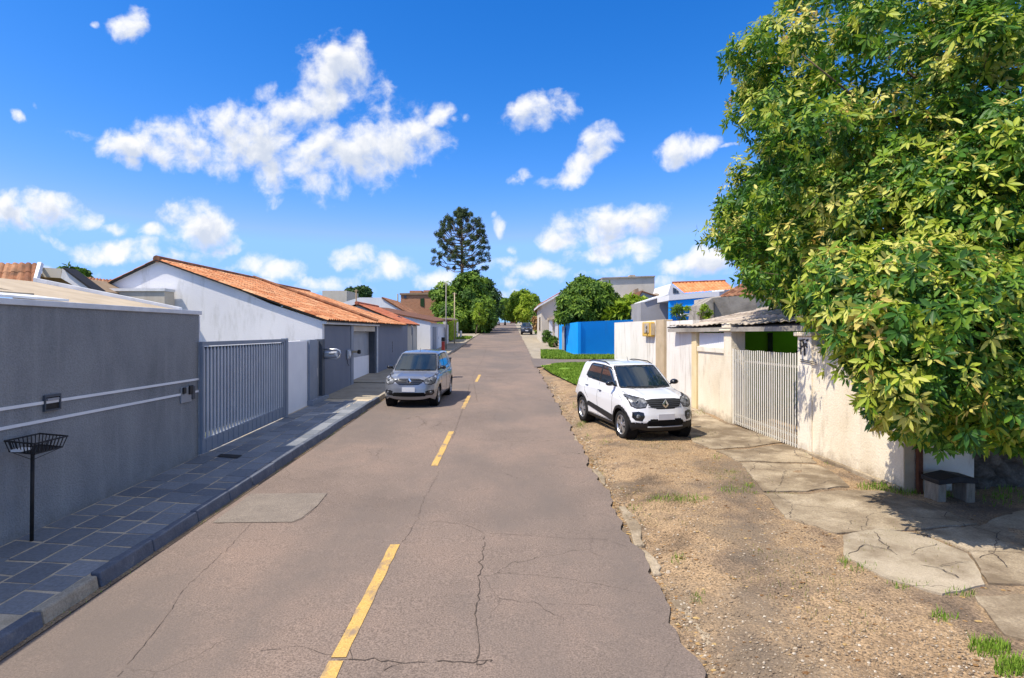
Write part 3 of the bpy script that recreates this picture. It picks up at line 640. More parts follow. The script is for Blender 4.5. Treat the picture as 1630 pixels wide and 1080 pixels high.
def ridge_caps(p0, p1, name, m, parent, r=.11):
    p0, p1 = Vector(p0), Vector(p1); n = max(1, int((p1-p0).length/.42)); mb = MB()
    for i in range(n):
        a = p0.lerp(p1, i/n); b = p0.lerp(p1, (i+1.06)/n); mb.tube([a+Vector((0,0,.0)), b+Vector((0,0,.02))], [r*1.05, r*.88], 8)
    V = mb.v; o = mb.build(name, m, parent)
    at = o.data.attributes.new('tint', 'FLOAT', 'FACE'); at.data.foreach_set('value', [random.uniform(.1, .7) for _ in o.data.polygons]); return o
def under(A, B, C, D, mb, t=.012):
    mb.hexa([Vector(p)-Vector((0,0,t+.05)) for p in (A, B, C, D)] + [Vector(p)-Vector((0,0,.03)) for p in (A, B, C, D)])
def gb(Y): return g(Y) - .3

# ------------------------------------------------------------------ LEFT SIDE
WX = -6.05
t = thing('boundary_wall', 'long dark grey rendered wall with two thin white stripes, nearest on the left', 'wall', (WX, 6, g(6)))
MB().box(WX-.2, WX, .5, 11.62, -.3, 3.22).build('wall', M['grey_render'], t)
MB().box(WX-.24, WX+.035, .45, 11.66, 3.223, 3.30).build('coping', M['coping'], t, bevel=.008)
for z in (1.978, 1.745): MB().box(WX+.002, WX+.018, .5, 11.60, z-.019, z+.019).build('stripe', M['white_panel'], t)
MB().box(WX+.002, WX+.012, 11.585, 11.625, .4, 3.2).build('corner_bead', M['coping'], t)
# mail slot
t = thing('mail_slot', 'small black letter slot set in the striped grey wall above the litter basket', 'mail slot', (WX, 7.86, 1.97))
mb = MB(); a, b, c0, c1 = 7.72, 8.0, 1.86, 2.07
for q in ((a,b,c1-.03,c1),(a,b,c0,c0+.02),(a,a+.02,c0+.02,c1-.03),(b-.02,b,c0+.02,c1-.03)): mb.box(WX+.003, WX+.035, q[0], q[1], q[2], q[3])
mb.build('frame', M['dark_steel'], t); MB().box(WX+.003, WX+.016, a+.02, b-.02, c0+.02, c1-.03).build('back_plate', M['iron'], t)
MB().box(WX+.017, WX+.04, a+.04, b-.04, c1-.075, c1-.045).build('flap', M['plastic_grey'], t)
t = thing('meter_box', 'pale meter and intercom box on the striped grey wall beside the slatted gate', 'meter box', (WX, 11.2, 1.75))
MB().box(WX+.003, WX+.03, 10.93, 11.28, 1.58, 1.74).build('panel', M['plastic_grey'], t, bevel=.006)
MB().box(WX+.003, WX+.028, 10.93, 11.28, 1.745, 1.87).build('frame', M['plastic_grey'], t, bevel=.006)
for (y0, y1, z0, z1) in ((10.96,11.06,1.75,1.87),(11.17,11.30,1.72,1.89)): MB().box(WX+.032, WX+.06, y0, y1, z0, z1).build('device', M['plastic_black'], t, bevel=.01)
MB().box(WX+.003, WX+.03, 11.31, 11.42, 1.62, 1.86).build('side_device', M['dark_steel'], t, bevel=.01)
# litter basket on post
t = thing('litter_basket', 'black wire litter basket on a thin post on the slate pavement', 'litter basket', (-5.81, 7.26, g(7.26)+.14))
MB().tube([(-5.82,7.26,g(7.26)+.13),(-5.80,7.25,1.47)], .022, 8).build('post', M['iron'], t, smooth=True)
mb = MB(); rim = [(-6.0,7.08),(-5.99,7.60),(-5.50,7.42),(-5.50,6.90)]; cx, cy = -5.78, 7.25
lo = [(cx+(x-cx)*.84, cy+(y-cy)*.84) for x, y in rim]
for i in range(4):
    a, b = rim[i], rim[(i+1)%4]; c, d = lo[i], lo[(i+1)%4]
    mb.tube([(a[0],a[1],1.60),(b[0],b[1],1.60)], .010, 6); mb.tube([(c[0],c[1],1.47),(d[0],d[1],1.47)], .009, 6)
    for k in range(8):
        u = k/8; mb.tube([(a[0]+(b[0]-a[0])*u, a[1]+(b[1]-a[1])*u, 1.61), (c[0]+(d[0]-c[0])*u, c[1]+(d[1]-c[1])*u, 1.47)], .006, 5)
for k in range(1, 9):
    u = k/9
    for (a, b, c, d) in ((lo[0],lo[1],lo[3],lo[2]),(lo[0],lo[3],lo[1],lo[2])):
        mb.tube([(a[0]+(b[0]-a[0])*u, a[1]+(b[1]-a[1])*u, 1.47), (c[0]+(d[0]-c[0])*u, c[1]+(d[1]-c[1])*u, 1.47)], .005, 5)
mb.build('basket', M['iron'], t)
mb = MB()
for c in lo[:]: mb.tube([(c[0],c[1],1.47),(-5.80,7.25,1.34)], .0035, 5)
mb.build('brace', M['iron'], t)
o = MB().box(-5.86, -5.74, 7.0, 7.16, 1.485, 1.51).build('scrap_paper', M['plastic_white'], None); tag(o, 'scrap of white paper lying in the wire litter basket', 'paper')
# sheets behind wall
t = thing('patio_roof', 'beige sheet lean-to roof just behind the striped grey wall', 'roof', (-7.4, 9, g(9)))
mb = MB(); mb.hexa([(-8.6,8.6,3.74),(-6.3,8.6,3.24),(-6.3,11.35,3.25),(-8.6,10.75,3.74),(-8.6,8.6,3.80),(-6.3,8.6,3.30),(-6.3,11.35,3.31),(-8.6,10.75,3.80)]); mb.build('sheet', M['beige_sheet'], t)
mb = MB(); mb.hexa([(-8.6,10.76,3.72),(-6.3,11.36,3.23),(-6.3,11.46,3.23),(-8.6,10.86,3.72),(-8.6,10.76,3.87),(-6.3,11.36,3.36),(-6.3,11.46,3.36),(-8.6,10.86,3.87)]); mb.build('edge_board', M['coping'], t)
for k in range(4): MB().box(-6.3, -6.27, 8.6+.6*k, 8.62+.6*k, gb(9), 3.2).build('post', M['brown_wall'], t) if k in (0, 3) else None
t = thing('sheet_stack_roof', 'overlapping weathered pale sheets behind the grey wall at the left edge', 'roof', (-7, 8, g(8)))
for k in range(4):
    y0, y1 = 5.0, 8.55 - .0*k; x0, x1 = -6.32-.5*k, -6.95-.5*k; z0, z1 = 3.33+.085*k, 3.41+.085*k
    mb = MB(); mb.hexa([(x1,y0,z1),(x0,y0,z0),(x0,y1,z0),(x1,y1-.1,z1),(x1,y0,z1+.03),(x0,y0,z0+.03),(x0,y1,z0+.03),(x1,y1-.1,z1+.03)]); mb.build('sheet', M['coping' if k % 2 == 0 else 'beige_sheet'], t)
V = []; Fq = []
n = 60
for i in range(n+1):
    y = 5+3.6*i/n; h = .035*math.cos(i*math.pi/2.5)
    V += [(-8.4, y, 3.70+h), (-9.2, y, 3.86+h)]
    if i < n: Fq.append((2*i, 2*i+1, 2*i+3, 2*i+2))
np_mesh('corrugated_sheet', V, Fq, M['fibre_roof'], t)
MB().box(-9.2, -9.1, 5, 8.5, gb(7), 3.8).build('wall', M['brown_wall'], t)

# far-left houses
def ptile(name, pts_eave, pts_ridge, m, parent, **kw): return tile_patch(pts_eave[0], pts_eave[1], pts_ridge[1], pts_ridge[0], name, m, parent, **kw)
t = thing('house', 'old house with mossy brown tile slope and white box gutter at far left', 'house', (-14, 17, g(17)))
ptile('roof', [(-19, 16.2, 3.95), (-12.78, 16.2, 3.95)], [(-19, 17.4, 4.88), (-13.75, 17.4, 4.88)], M['tile_brown'], t)
mb = MB(); p = [P(57,450,16.15), P(62,450,16.15), P(70,421,17.4), P(64,421,17.4)]; mb.prism([p[0], p[1], p[2], p[3]], (0.02,-.12,.05)); mb.build('verge_board', M['coping'], t)
MB().prism([P(68,426,17.2), P(97,428,17.2), P(97,443,17.2), P(66,441,17.2)], (0,.5,0)).build('box_gutter', M['house_beige'], t)
MB().prism([P(99,428,17.19), P(148,463,17.19), P(131,463,17.19), P(97,443,17.19)], (0,.4,0)).build('fascia', M['white_render'], t)
MB().prism([P(97,426,17.1), P(101,426,17.1), P(150,462,17.1), P(146,463,17.1)], (0,.5,0)).build('flashing', M['iron'], t)
MB().prism([P(20,500,17.5), P(150,500,17.5), P(140,462,17.5), P(97,440,17.5), P(20,430,17.5)], (0,3,0)).build('wall', M['brown_wall'], t)
t = thing('house', 'low roof of dark brown tiles seen between the two white gables at left', 'house', (-17, 26, g(26)))
ptile('roof', [P(60,470,24), P(230,470,24)], [P(110,439,25.5), P(205,449,25.5)], M['tile_brown'], t)
MB().prism([P(100,520,25), P(215,520,25), P(205,462,25), P(110,458,25)], (0,3,0)).build('wall', M['brown_wall'], t)
MB().prism([P(167,450,23.9), P(171,450,23.9), P(171,464,23.9), P(167,464,23.9)], (0,.1,0)).build('vent_pipe', M['coping'], t)
t = thing('parapet_wall', 'beige parapet wall with pale cap in front of the white gable', 'wall', (-12.6, 18.8, g(19)))
a, b = P(148,464,18.9), P(262,461,18.9)
MB().box(a.x, b.x, 18.9, 19.45, gb(19), a.z).build('wall', M['house_beige'], t)
MB().box(a.x-.1, b.x+.03, 18.85, 19.45, a.z+.003, a.z+.09).build('cap', M['coping'], t)

# main white house with tile roof
HX = -6.15; HYY = YX(513, HX)
t = thing('house', 'white gabled house with long orange tile roof behind the slatted gate', 'house', (-9, 22, g(22)))
apx = P(252, 414, HYY); eavz = P(513, 511, HYY).z
e0 = P(165, 461, HYY); xl = -16.2; zl = apx.z - (apx.x-xl)*.50
gw = [(HX, HYY, gb(20)), (HX, HYY, eavz), (P(430,484,HYY)), (P(350,448,HYY)), apx, (xl, HYY, zl), (xl, HYY, gb(20))]
MB().prism(gw, (0, .22, 0)).build('gable_wall', M['white_render'], t)
PY = YX(404, apx.x); EY = 34.2
Ae, Be = (-5.92, HYY-.12, 3.27), (-5.92, PY, 3.27); Cr, Dr = (apx.x, PY, apx.z+.02), (apx.x, HYY-.12, apx.z+.02)
tile_patch(Ae, Be, Cr, Dr, 'roof_slope', M['tile'], t)
tile_patch((xl-.2, PY, zl), (xl-.2, HYY-.12, zl), Dr, Cr, 'roof_slope', M['tile_brown'], t)
ridge_caps(Dr, Cr, 'ridge', M['tile_brown'], t)
mb = MB(); under(Ae, Be, Cr, Dr, mb); under((xl-.2, HYY-.1, zl), Dr, Cr, (xl-.2, PY, zl), mb); mb.build('roof_deck', M['iron'], t)
MB().box(xl, xl+.2, HYY+.23, PY, gb(20), zl-.12).build('rear_wall', M['white_render'], t)
# front grey wall under eave + garage recess
GY0, GY1 = 23.35, YX(597, HX)
MB().box(HX-.22, HX, HYY+.225, GY0-.35, gb(20), 3.10).build('front_wall', M['grey_paint'], t)
MB().box(HX-.25, HX+.03, GY0-.345, GY0, gb(20), 3.12).build('door_post', M['steel_grey'], t)
MB().box(HX-.45, HX-.005, GY1-.02, GY1+.18, gb(20), 3.1).build('side_wall', M['dark_steel'], t)
MB().box(HX-.40, HX+.0, GY0+.003, GY1-.023, 2.90, 3.12).build('lintel', M['house_beige'], t)
gd = MB().box(HX-.34, HX-.28, GY0+.003, GY1-.023, 1.83, 2.88).build('garage_door', M['steel_slat'], t)
MB().box(HX-.335, HX-.27, GY0+.005, GY1-.025, g(25)+.12, 1.826).build('lower_panel', M['white_panel'], gd)
MB().box(HX+.005, HX+.17, HYY-.05, GY1+.2, 3.14, 3.25).build('gutter', M['coping'], t, bevel=.02)
# second house (roof beyond the party ridge)
t = thing('house', 'house with duller orange tile roof adjoining the long white gabled house', 'house', (-9, 30, g(30)))
Ae, Be = (-5.92, PY+.03, 3.27), (-5.92, EY, 3.27); Cr, Dr = (apx.x, EY, apx.z-.08), (apx.x, PY+.03, apx.z-.08)
tile_patch(Ae, Be, Cr, Dr, 'roof_slope', M['tile'], t)
ridge_caps(Dr, Cr, 'ridge', M['tile_brown'], t)
ridge_caps((-5.95, PY, 3.38), (apx.x, PY, apx.z+.09), 'party_ridge', M['tile_brown'], t, r=.075)
mb = MB(); under(Ae, Be, Cr, Dr, mb); under((xl-.2, PY+.03, zl-.1), Dr, Cr, (xl-.2, EY, zl-.1), mb); mb.build('roof_deck', M['iron'], t)
tile_patch((xl-.2, EY, zl), (xl-.2, PY+.03, zl), Dr, Cr, 'roof_slope', M['tile_brown'], t)
MB().prism([(HX-.25, EY-.3, gb(30)), (HX-.25, EY-.3, 3.1), (apx.x, EY-.3, apx.z-.2), (xl, EY-.3, zl-.2), (xl, EY-.3, gb(30))], (0, .2, 0)).build('gable_wall', M['white_render'], t)
MB().box(HX-.22, HX-.02, GY1+.185, 35.9, gb(28), 3.24).build('front_wall', M['grey_paint'], t)
MB().box(HX-.24, HX+.005, GY1+.185, 35.95, 3.243, 3.30).build('wall_cap', M['dark_steel'], t)
MB().tube([(HX+.04, GY1+.25, gb(27)+.4), (HX+.04, GY1+.25, 3.12)], .045, 8).build('downpipe', M['coping'], t)
# house number on the second wall (small dark vertical characters)
mb = MB()
for k, z in enumerate((2.35, 2.2, 2.05, 1.9)):
    mb.box(HX-.018, HX-.008, 31.2, 31.3, z, z+.02); mb.box(HX-.018, HX-.008, 31.2+.04*(k%2), 31.26+.04*(k%2), z-.09, z-.003)
mb.build('house_number', M['iron'], t)

# slatted gate
t = thing('sliding_gate', 'grey steel gate of vertical slats between the striped wall and the white wall', 'gate', (-6.0, 13.7, g(13.7)))
gy0, gy1 = 11.56, 15.82; gx = -5.98
zb = lambda y: g(y)+.16
mb = MB()
mb.box(gx-.04, gx+.02, gy0, gy1, 2.62, 2.70); 
mb.hexa([(gx-.04,gy0,zb(gy0)+.02),(gx+.02,gy0,zb(gy0)+.02),(gx+.02,gy1,zb(gy1)+.02),(gx-.04,gy1,zb(gy1)+.02),(gx-.04,gy0,zb(gy0)+.30),(gx+.02,gy0,zb(gy0)+.30),(gx+.02,gy1,zb(gy1)+.30),(gx-.04,gy1,zb(gy1)+.30)])
mb.box(gx-.04, gx+.025, gy1-.10, gy1, zb(gy1)+.02, 2.617); mb.box(gx-.04, gx+.025, gy0+.003, gy0+.06, zb(gy0)+.3, 2.617)
mb.build('frame', M['steel_grey'], t)
n = 29
for k in range(n):
    y = gy0+.10+(gy1-gy0-.24)*k/(n-1); mb = MB(); mb.box(gx-.022, gx+.006, y-.036, y+.036, zb(y)+.29, 2.53)
    mb.prism([(gx-.02,y-.036,2.531),(gx-.02,y+.036,2.531),(gx-.02,y,2.60)], (.024,0,0)); mb.build('slat', M['gate_slat'], t)
MB().box(gx-.038, gx-.026, gy0+.065, gy1-.105, zb(gy1)+.29, 2.6).build('gap_dark_sheet', M['dark_steel'], t)  # dark sheet added so that the gaps between slats read as shade
for k in range(18):
    y = gy0+.15+(gy1-gy0-.3)*k/17; MB().box(gx+.021, gx+.03, y-.012, y+.012, zb(y)+.04, zb(y)+.28).build('rib', M['steel_grey'], t)
t = thing('gate_post', 'grey steel post at the far end of the slatted gate', 'post', (gx, gy1+.08, g(gy1)))
MB().box(gx-.1, gx+.045, gy1+.01, gy1+.16, zb(gy1)-.3, 2.72).build('post', M['steel_grey'], t, bevel=.01)
# white wall panel
o = MB().box(-6.3, -6.1, gy1+.17, 17.95, gb(17), 2.62).build('white_wall', M['white_panel'], None)
tag(o, 'short plain white wall section between the slatted gate and the grey doorway', 'wall')
# pedestrian door
t = thing('pedestrian_gate', 'grey doorway with pale metal door between the white wall and grey house front', 'gate', (-6.1, 18.7, g(18.7)))
y0 = 17.96; y1 = HYY
zt = 2.65
MB().box(-6.32, -6.02, y0, y0+.68, gb(18), zt).build('pillar', M['steel_grey'], t, bevel=.01)
MB().box(-6.22, -6.17, y0+.683, y1-.28, g(18.7)+.2, zt-.05).build('door', M['steel_slat'], t)
MB().box(-6.30, -6.06, y1-.277, y1-.01, gb(18), zt).build('jamb', M['dark_steel'], t)
MB().box(-6.30, -5.93, y0-.03, y1+.02, gb(18), g(18.7)+.27).build('step', M['steel_grey'], t, bevel=.01)
MB().box(-6.14, -6.05, y0+.75, y0+.80, 1.5, 1.75).build('handle', M['alu'], t)
# mail boxes on the left
t = thing('mailbox', 'oval silver mailbox projecting beside the grey doorway', 'mailbox', (-6.0, 19.9, 2.1))
mb = MB(); yy = 19.45
ring = [(-6.05+.52*u, z) for u, z in ((0,2.02),(.75,2.02),(.95,2.08),(1,2.17),(.95,2.27),(.75,2.32),(0,2.32))]
mb.tube([(x, yy, z) for x, z in ring], .028, 8); mb.build('hoop', M['alu'], t, smooth=True)
MB().box(-6.06, -5.62, yy-.05, yy+.06, 2.06, 2.25).build('box', M['alu'], t, bevel=.03)
MB().tube([(-5.88, yy-.07, 2.19), (-5.72, yy-.07, 2.19)], .035, 8).build('flap', M['plastic_grey'], t)
t = thing('meter_cover', 'rounded grey meter cover on the grey house front beside the garage', 'meter', (-6.1, 22.5, 2.0))
MB().box(HX+.003, HX+.09, 22.35, 22.75, 1.86, 2.22).build('cover', M['steel_slat'], t, bevel=.05)
MB().lathe((HX+.09, 22.55, 2.05), (1,0,0), [(.11,0),(.11,.02),(.08,.03),(0,.03)], 16).build('dial', M['coping'], t)
MB().tube([(HX+.04, 22.4, 1.86), (HX+.04, 22.45, 1.7), (HX+.04, 22.65, 1.6)], .012, 6).build('cable', M['dark_steel'], t)
t = thing('door_lamp', 'small brass wall lamp at the garage door post', 'lamp', (-6.1, 23.2, 2.15))
MB().box(HX+.035, HX+.2, 23.1, 23.25, 2.07, 2.16).build('bracket', M['pillar_tan'], t)
MB().lathe((HX+.28, 23.2, 2.03), (0,0,1), [(.03,0),(.07,.02),(.06,.14),(.02,.16)], 10).build('shade', M['iron'], t)

# third house with red roof, far white gable houses
t = thing('house', 'small house with dark red tile roof beyond the grey wall', 'house', (-8, 38, g(38)))
a, b, c, d = (-6.35, 36.1, 3.36), (-6.35, 42, 3.36), (-9.3, 42, 4.62), (-9.3, 36.1, 4.62)
tile_patch(a, b, c, d, 'roof', M['tile_red'], t, seg=3); mb = MB(); under(a, b, c, d, mb); under((-12,36.1,3.4), d, c, (-12,42,3.4), mb); mb.build('roof_deck', M['tile_brown'], t)
ridge_caps(d, c, 'ridge', M['tile_red'], t)
MB().prism([(-6.5,36.3,gb(38)),(-6.5,36.3,3.28),(-9.3,36.3,4.5),(-12,36.3,3.3),(-12,36.3,gb(38))], (0,5.4,0)).build('wall', M['house_beige'], t)
ya = 44.0
t = thing('house', 'low white house whose side wall rises behind the silver car', 'house', (-8, 48, g(48)))
A_ = P(685,513,ya); c1 = P(633,500,ya); c2 = P(560,488,ya)
MB().prism([(A_.x,ya,gb(44)), A_, c1, c2, (c2.x,ya,gb(44))], (0,.3,0)).build('side_wall', M['white_wall_far'], t)
MB().box(A_.x-.25, A_.x, ya+.305, 57, gb(44), A_.z-.05).build('front_wall', M['white_wall_far'], t)
mb = MB(); mb.hexa([(c2.x,ya-.1,c2.z),(A_.x+.35,ya-.1,A_.z-.02),(A_.x+.35,57,A_.z+.3),(c2.x,57,c2.z+.3),(c2.x,ya-.1,c2.z+.09),(A_.x+.35,ya-.1,A_.z+.08),(A_.x+.35,57,A_.z+.4),(c2.x,57,c2.z+.4)]); mb.build('roof', M['tile_brown'], t)
for (p0, p1, mm) in ((45.3,47.3,'steel_grey'),(48.2,51.5,'white_panel'),(53,55,'steel_slat')):
    dd = MB().box(A_.x+.003, A_.x+.05, p0, p1, g(p0)+.1, 3.25).build('garage_door', M[mm], t)
    MB().tube([(A_.x+.08, p0+.2, 2.3), (A_.x+.08, p0+.2, 2.5)], .02, 6).build('handle', M['alu'], dd)
mb = MB()
for k in range(40):
    y = 51+6*k/40; mb.box(A_.x+.0, A_.x+.9, y, y+.10, 4.0-.02*(k%2), 4.06-.02*(k%2))
mb.build('awning', M['fibre_roof'], t)
t = thing('house', 'white gable wall with brown tile roof behind the low white house', 'house', (-10, 52, g(52)))
yb = 58.0
pt = [P(572,474,yb), P(608,474,yb), P(654,503,yb)]
MB().prism([(pt[0].x-4,yb,gb(55)), (pt[0].x-4,yb,pt[0].z-1.2), pt[0], pt[1], pt[2], (pt[2].x,yb,gb(55))], (0,.3,0)).build('gable_wall', M['white_wall_far'], t)
a, b = pt[2]+Vector((.15,-.1,.05)), pt[2]+Vector((.15,8,.05)); d, c = pt[1]+Vector((0,-.1,.05)), pt[1]+Vector((0,8,.05))
tile_patch(a, b, c, d, 'roof', M['tile_brown'], t, seg=3, period=.3); mb = MB(); under(a, b, c, d, mb, .1); mb.build('roof_deck', M['tile_brown'], t)
MB().box(pt[2].x-.1, pt[2].x+.12, yb+.31, yb+8, gb(55), pt[2].z-.12).build('side_wall', M['brown_wall'], t)
MB().prism([P(513,463,66), P(552,463,66), P(552,500,66), P(513,500,66)], (0,5,0)).build('x', M['house_beige'], None).name = 'building'
o = bpy.data.objects['building']; tag(o, 'plain beige box building rising behind the orange roofs', 'building')
o.name = 'beige_building'
t = thing('brick_building', 'unfinished red brick building with flat roof behind the left roofs', 'building', (-18, 100, g(100)))
yb = 98.0
MB().prism([P(638,469,yb), P(705,468,yb), P(705,540,yb), P(638,540,yb)], (0,9,0)).build('wall', M['brick'], t)
MB().prism([P(636,467,yb-.2), P(705,466,yb-.2), P(705,469,yb-.2), P(636,469.5,yb-.2)], (0,9.4,0)).build('roof_slab', M['brown_wall'], t)
MB().prism([P(652,463,yb+1), P(671,463,yb+1), P(671,466.5,yb+1), P(652,466.5,yb+1)], (0,4,0)).build('parapet', M['brick'], t)
MB().prism([P(674,462.5,yb+1), P(700,462,yb+1), P(700,465.5,yb+1), P(674,466,yb+1)], (0,4,0)).build('parapet', M['brick'], t)
f = MB().prism([P(643,471,yb-.06), P(647,471,yb-.06), P(647,475,yb-.06), P(643,475,yb-.06)], (0,.05,0)).build('window', M['window_glass'], t)
MB().prism([P(669,476,yb-.08), P(675,475,yb-.08), P(675,489,yb-.08), P(669,487,yb-.08)], (0,.07,0)).build('doorway', M['leaf_dark'], t)
MB().tube([P(633,468,yb), P(633,490,yb)], .12, 6).build('column', M['house_beige'], t)

def dish(px, py, Y, r, label, ax):
    c = P(px, py, Y); t = thing('satellite_dish', label, 'satellite dish', c)
    prof = [(r*math.sin(a), -r*.5*math.cos(a)) for a in (0.001,.3,.6,.9,1.2,1.57)]
    MB().lathe(c, ax, prof, 16).build('reflector', M['plastic_grey'], t, smooth=True)
    MB().tube([c, c+Vector((0,.1,-r*1.6))], .03, 6).build('mast', M['iron'], t)
    MB().tube([c, c+Vector(ax)*r*.8], .02, 5).build('feed_arm', M['iron'], t)
dish(597, 491, 43, .26, 'grey satellite dish above the dark red tile roof', (.5,-.7,.5))
dish(636, 508, 40, .24, 'dark satellite dish on a mast in front of the low white house', (.8,-.4,.4))
t = thing('street_sign', 'narrow grey road sign seen edge-on in front of the low white house', 'sign', (-6.1, 38, g(38)))
MB().tube([(-6.2,38,g(38)), (-6.2,38,3.1)], .03, 6).build('post', M['plastic_grey'], t)
c = P(656.5,526,38)
MB().prism([(c.x-.06,37.95,c.z-.35),(c.x+.05,37.95,c.z-.2),(c.x+.05,37.95,c.z+.25),(c.x-.06,37.95,c.z+.33)], (0,-.03,0)).build('plate', M['plastic_grey'], t)
def pole(px, pytop, X, label, m, r=.055, arm=False, name='utility_pole'):
    Y = YX(px, X); zt = CH+(HY-pytop)/F*Y; t = thing(name, label, 'pole', (X, Y, g(Y)))
    MB().tube([(X,Y,g(Y)-.2),(X,Y,zt)], [r, r*.7], 8).build('shaft', M[m], t, smooth=True)
    MB().box(X-.18, X+.18, Y-.03, Y+.03, zt-.15, zt-.09).build('crossarm', M[m], t)
    return t
pole(710, 450, -5.1, 'pale slender pole standing before the dense green trees', 'concrete_old')
pole(723.5, 466, -5.2, 'thin mossy pole just right of the pale slender pole', 'pillar_tan', .06)
pole(567, 461, -12.5, 'dark thin post rising from the roofs beside the beige box building', 'brown_wall', .07)
t = thing('marker_post', 'red post with dark top by the pavement behind the silver car', 'post', (-5, 43, g(43)))
X = -5.0; Y = YX(705.5, X)
MB().box(X-.12, X+.12, Y-.1, Y+.1, g(Y), g(Y)+.85).build('post', M['red_paint'], t, bevel=.02); MB().box(X-.13, X+.13, Y-.12, Y+.12, g(Y)+.86, g(Y)+1.15).build('cap', M['iron'], t, bevel=.03)
t = thing('bin', 'black wheeled bin at the kerb just behind the silver car', 'bin', (-4.75, 43, g(43)))
X, Y = -3.05, 27.0
X = (711-CX)/F*27
t.location = (X, Y, g(Y))
MB().prism([(X-.15,Y-.2,g(Y)+.35),(X+.15,Y-.2,g(Y)+.35),(X+.18,Y-.2,g(Y)+.85),(X-.18,Y-.2,g(Y)+.85)], (0,.4,0)).build('body', M['plastic_black'], t, bevel=.03)
MB().box(X-.2, X+.2, Y-.24, Y+.24, g(Y)+.853, g(Y)+.92).build('lid', M['plastic_black'], t, bevel=.02)
for s in (-1, 1): MB().lathe((X+s*.15, Y+.1, g(Y)+.15), (1,0,0), [(.001,-.03),(.15,-.03),(.15,.03),(.001,.03)], 14).build('wheel', M['plastic_black'], t)
MB().box(X-.15, X+.15, Y-.18, Y+.16, g(Y)+.05, g(Y)+.347).build('base', M['plastic_black'], t)

# ------------------------------------------------------------------ RIGHT SIDE
wp = lambda Y, d=0: (wallX(Y)+d, Y)
def wall_r(name, y0, y1, z1, m, label, cat='wall', parent=None, t0=0, t1=.2, zlow=None):
    mb = MB(); mb.obox(wp(y0), wp(y1), t0, t1, g(y0)-.3 if zlow is None else zlow, z1); o = mb.build(name, m, parent)
    if parent is None: tag(o, label, cat)
    return o
def yw(px): k = (px-CX)/F; return 6.97/(k+.088)          # depth of the wall line at a column
Y_end, Y_g0, Y_g1 = yw(1438), yw(1274), yw(1166)
t = thing('boundary_wall', 'cream stained wall between the slatted cream gate and the leafy tree', 'wall', (wallX(10.5), 10.5, g(10.5)))
mb = MB(); mb.obox(wp(Y_end), wp(Y_g0-.02), 0, .2, g(9)-.3, 2.62); mb.build('wall', M['cream_render'], t)
X_e = wallX(Y_end)
MB().box(X_e+.205, X_e+1.12, Y_end+.02, Y_end+.2, g(9)-.3, 1.9).build('return_wall', M['cream_stain'], t)
MB().box(X_e+.0, X_e+.16, Y_end-.02, Y_end-.003, g(9), 2.6).build('end_face_shade', M['pillar_tan'], t)  # tan skin puts the tree's shadow into the colour of the wall end
mb = MB()
mb.obox(wp(Y_end+.02, -.02), wp(Y_g0-.05, -.02), -.05, .018, g(9)-.1, g(9)+.20, g(12)-.1, g(12)+.19); mb.build('plinth', M['slab'], t, bevel=.02)
o = MB().box(X_e+.17, X_e+.24, Y_end-.1, Y_end-.03, g(9)-.1, 2.0).build('rusty_post', M['rust'], None); tag(o, 'rusty brown steel post at the end of the cream wall under the tree', 'post')
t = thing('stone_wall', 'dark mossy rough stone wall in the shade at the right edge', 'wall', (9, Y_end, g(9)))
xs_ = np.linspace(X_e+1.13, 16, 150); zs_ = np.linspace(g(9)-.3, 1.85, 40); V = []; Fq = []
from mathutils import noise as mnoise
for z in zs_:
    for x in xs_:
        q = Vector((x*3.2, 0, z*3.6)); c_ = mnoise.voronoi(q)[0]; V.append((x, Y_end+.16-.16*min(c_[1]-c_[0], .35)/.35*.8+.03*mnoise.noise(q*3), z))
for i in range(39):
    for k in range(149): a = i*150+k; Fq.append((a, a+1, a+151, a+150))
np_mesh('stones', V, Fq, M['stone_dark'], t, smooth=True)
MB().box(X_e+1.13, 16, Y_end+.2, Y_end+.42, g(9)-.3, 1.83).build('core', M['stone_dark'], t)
# stump bench
bx, by = G(1515, 793, .15)
t = thing('broken_bench', 'small broken concrete bench in shade at the foot of the tree', 'bench', (bx, by, g(by)))
zb_ = g(by)+.1
mb = MB(); mb.prism([(bx-.33,by-.2,zb_+.36),(bx-.05,by-.22,zb_+.43),(bx+.25,by-.2,zb_+.38),(bx+.25,by-.2,zb_+.31),(bx-.05,by-.22,zb_+.33),(bx-.33,by-.2,zb_+.29)], (0,.4,0)); mb.build('seat', M['iron'], t, bevel=.01)  # near-black seat colour stands in for the tree's shade
for (x0, x1, l) in ((-.31,-.19,-.02),(.10,.23,0)): 
    MB().prism([(bx+x0+l,by-.16,zb_-.1),(bx+x1+l*.5,by-.16,zb_-.1),(bx+x1,by-.16,zb_+.31),(bx+x0,by-.16,zb_+.31)], (0,.3,0)).build('leg', M['wood_old'], t, bevel=.012)
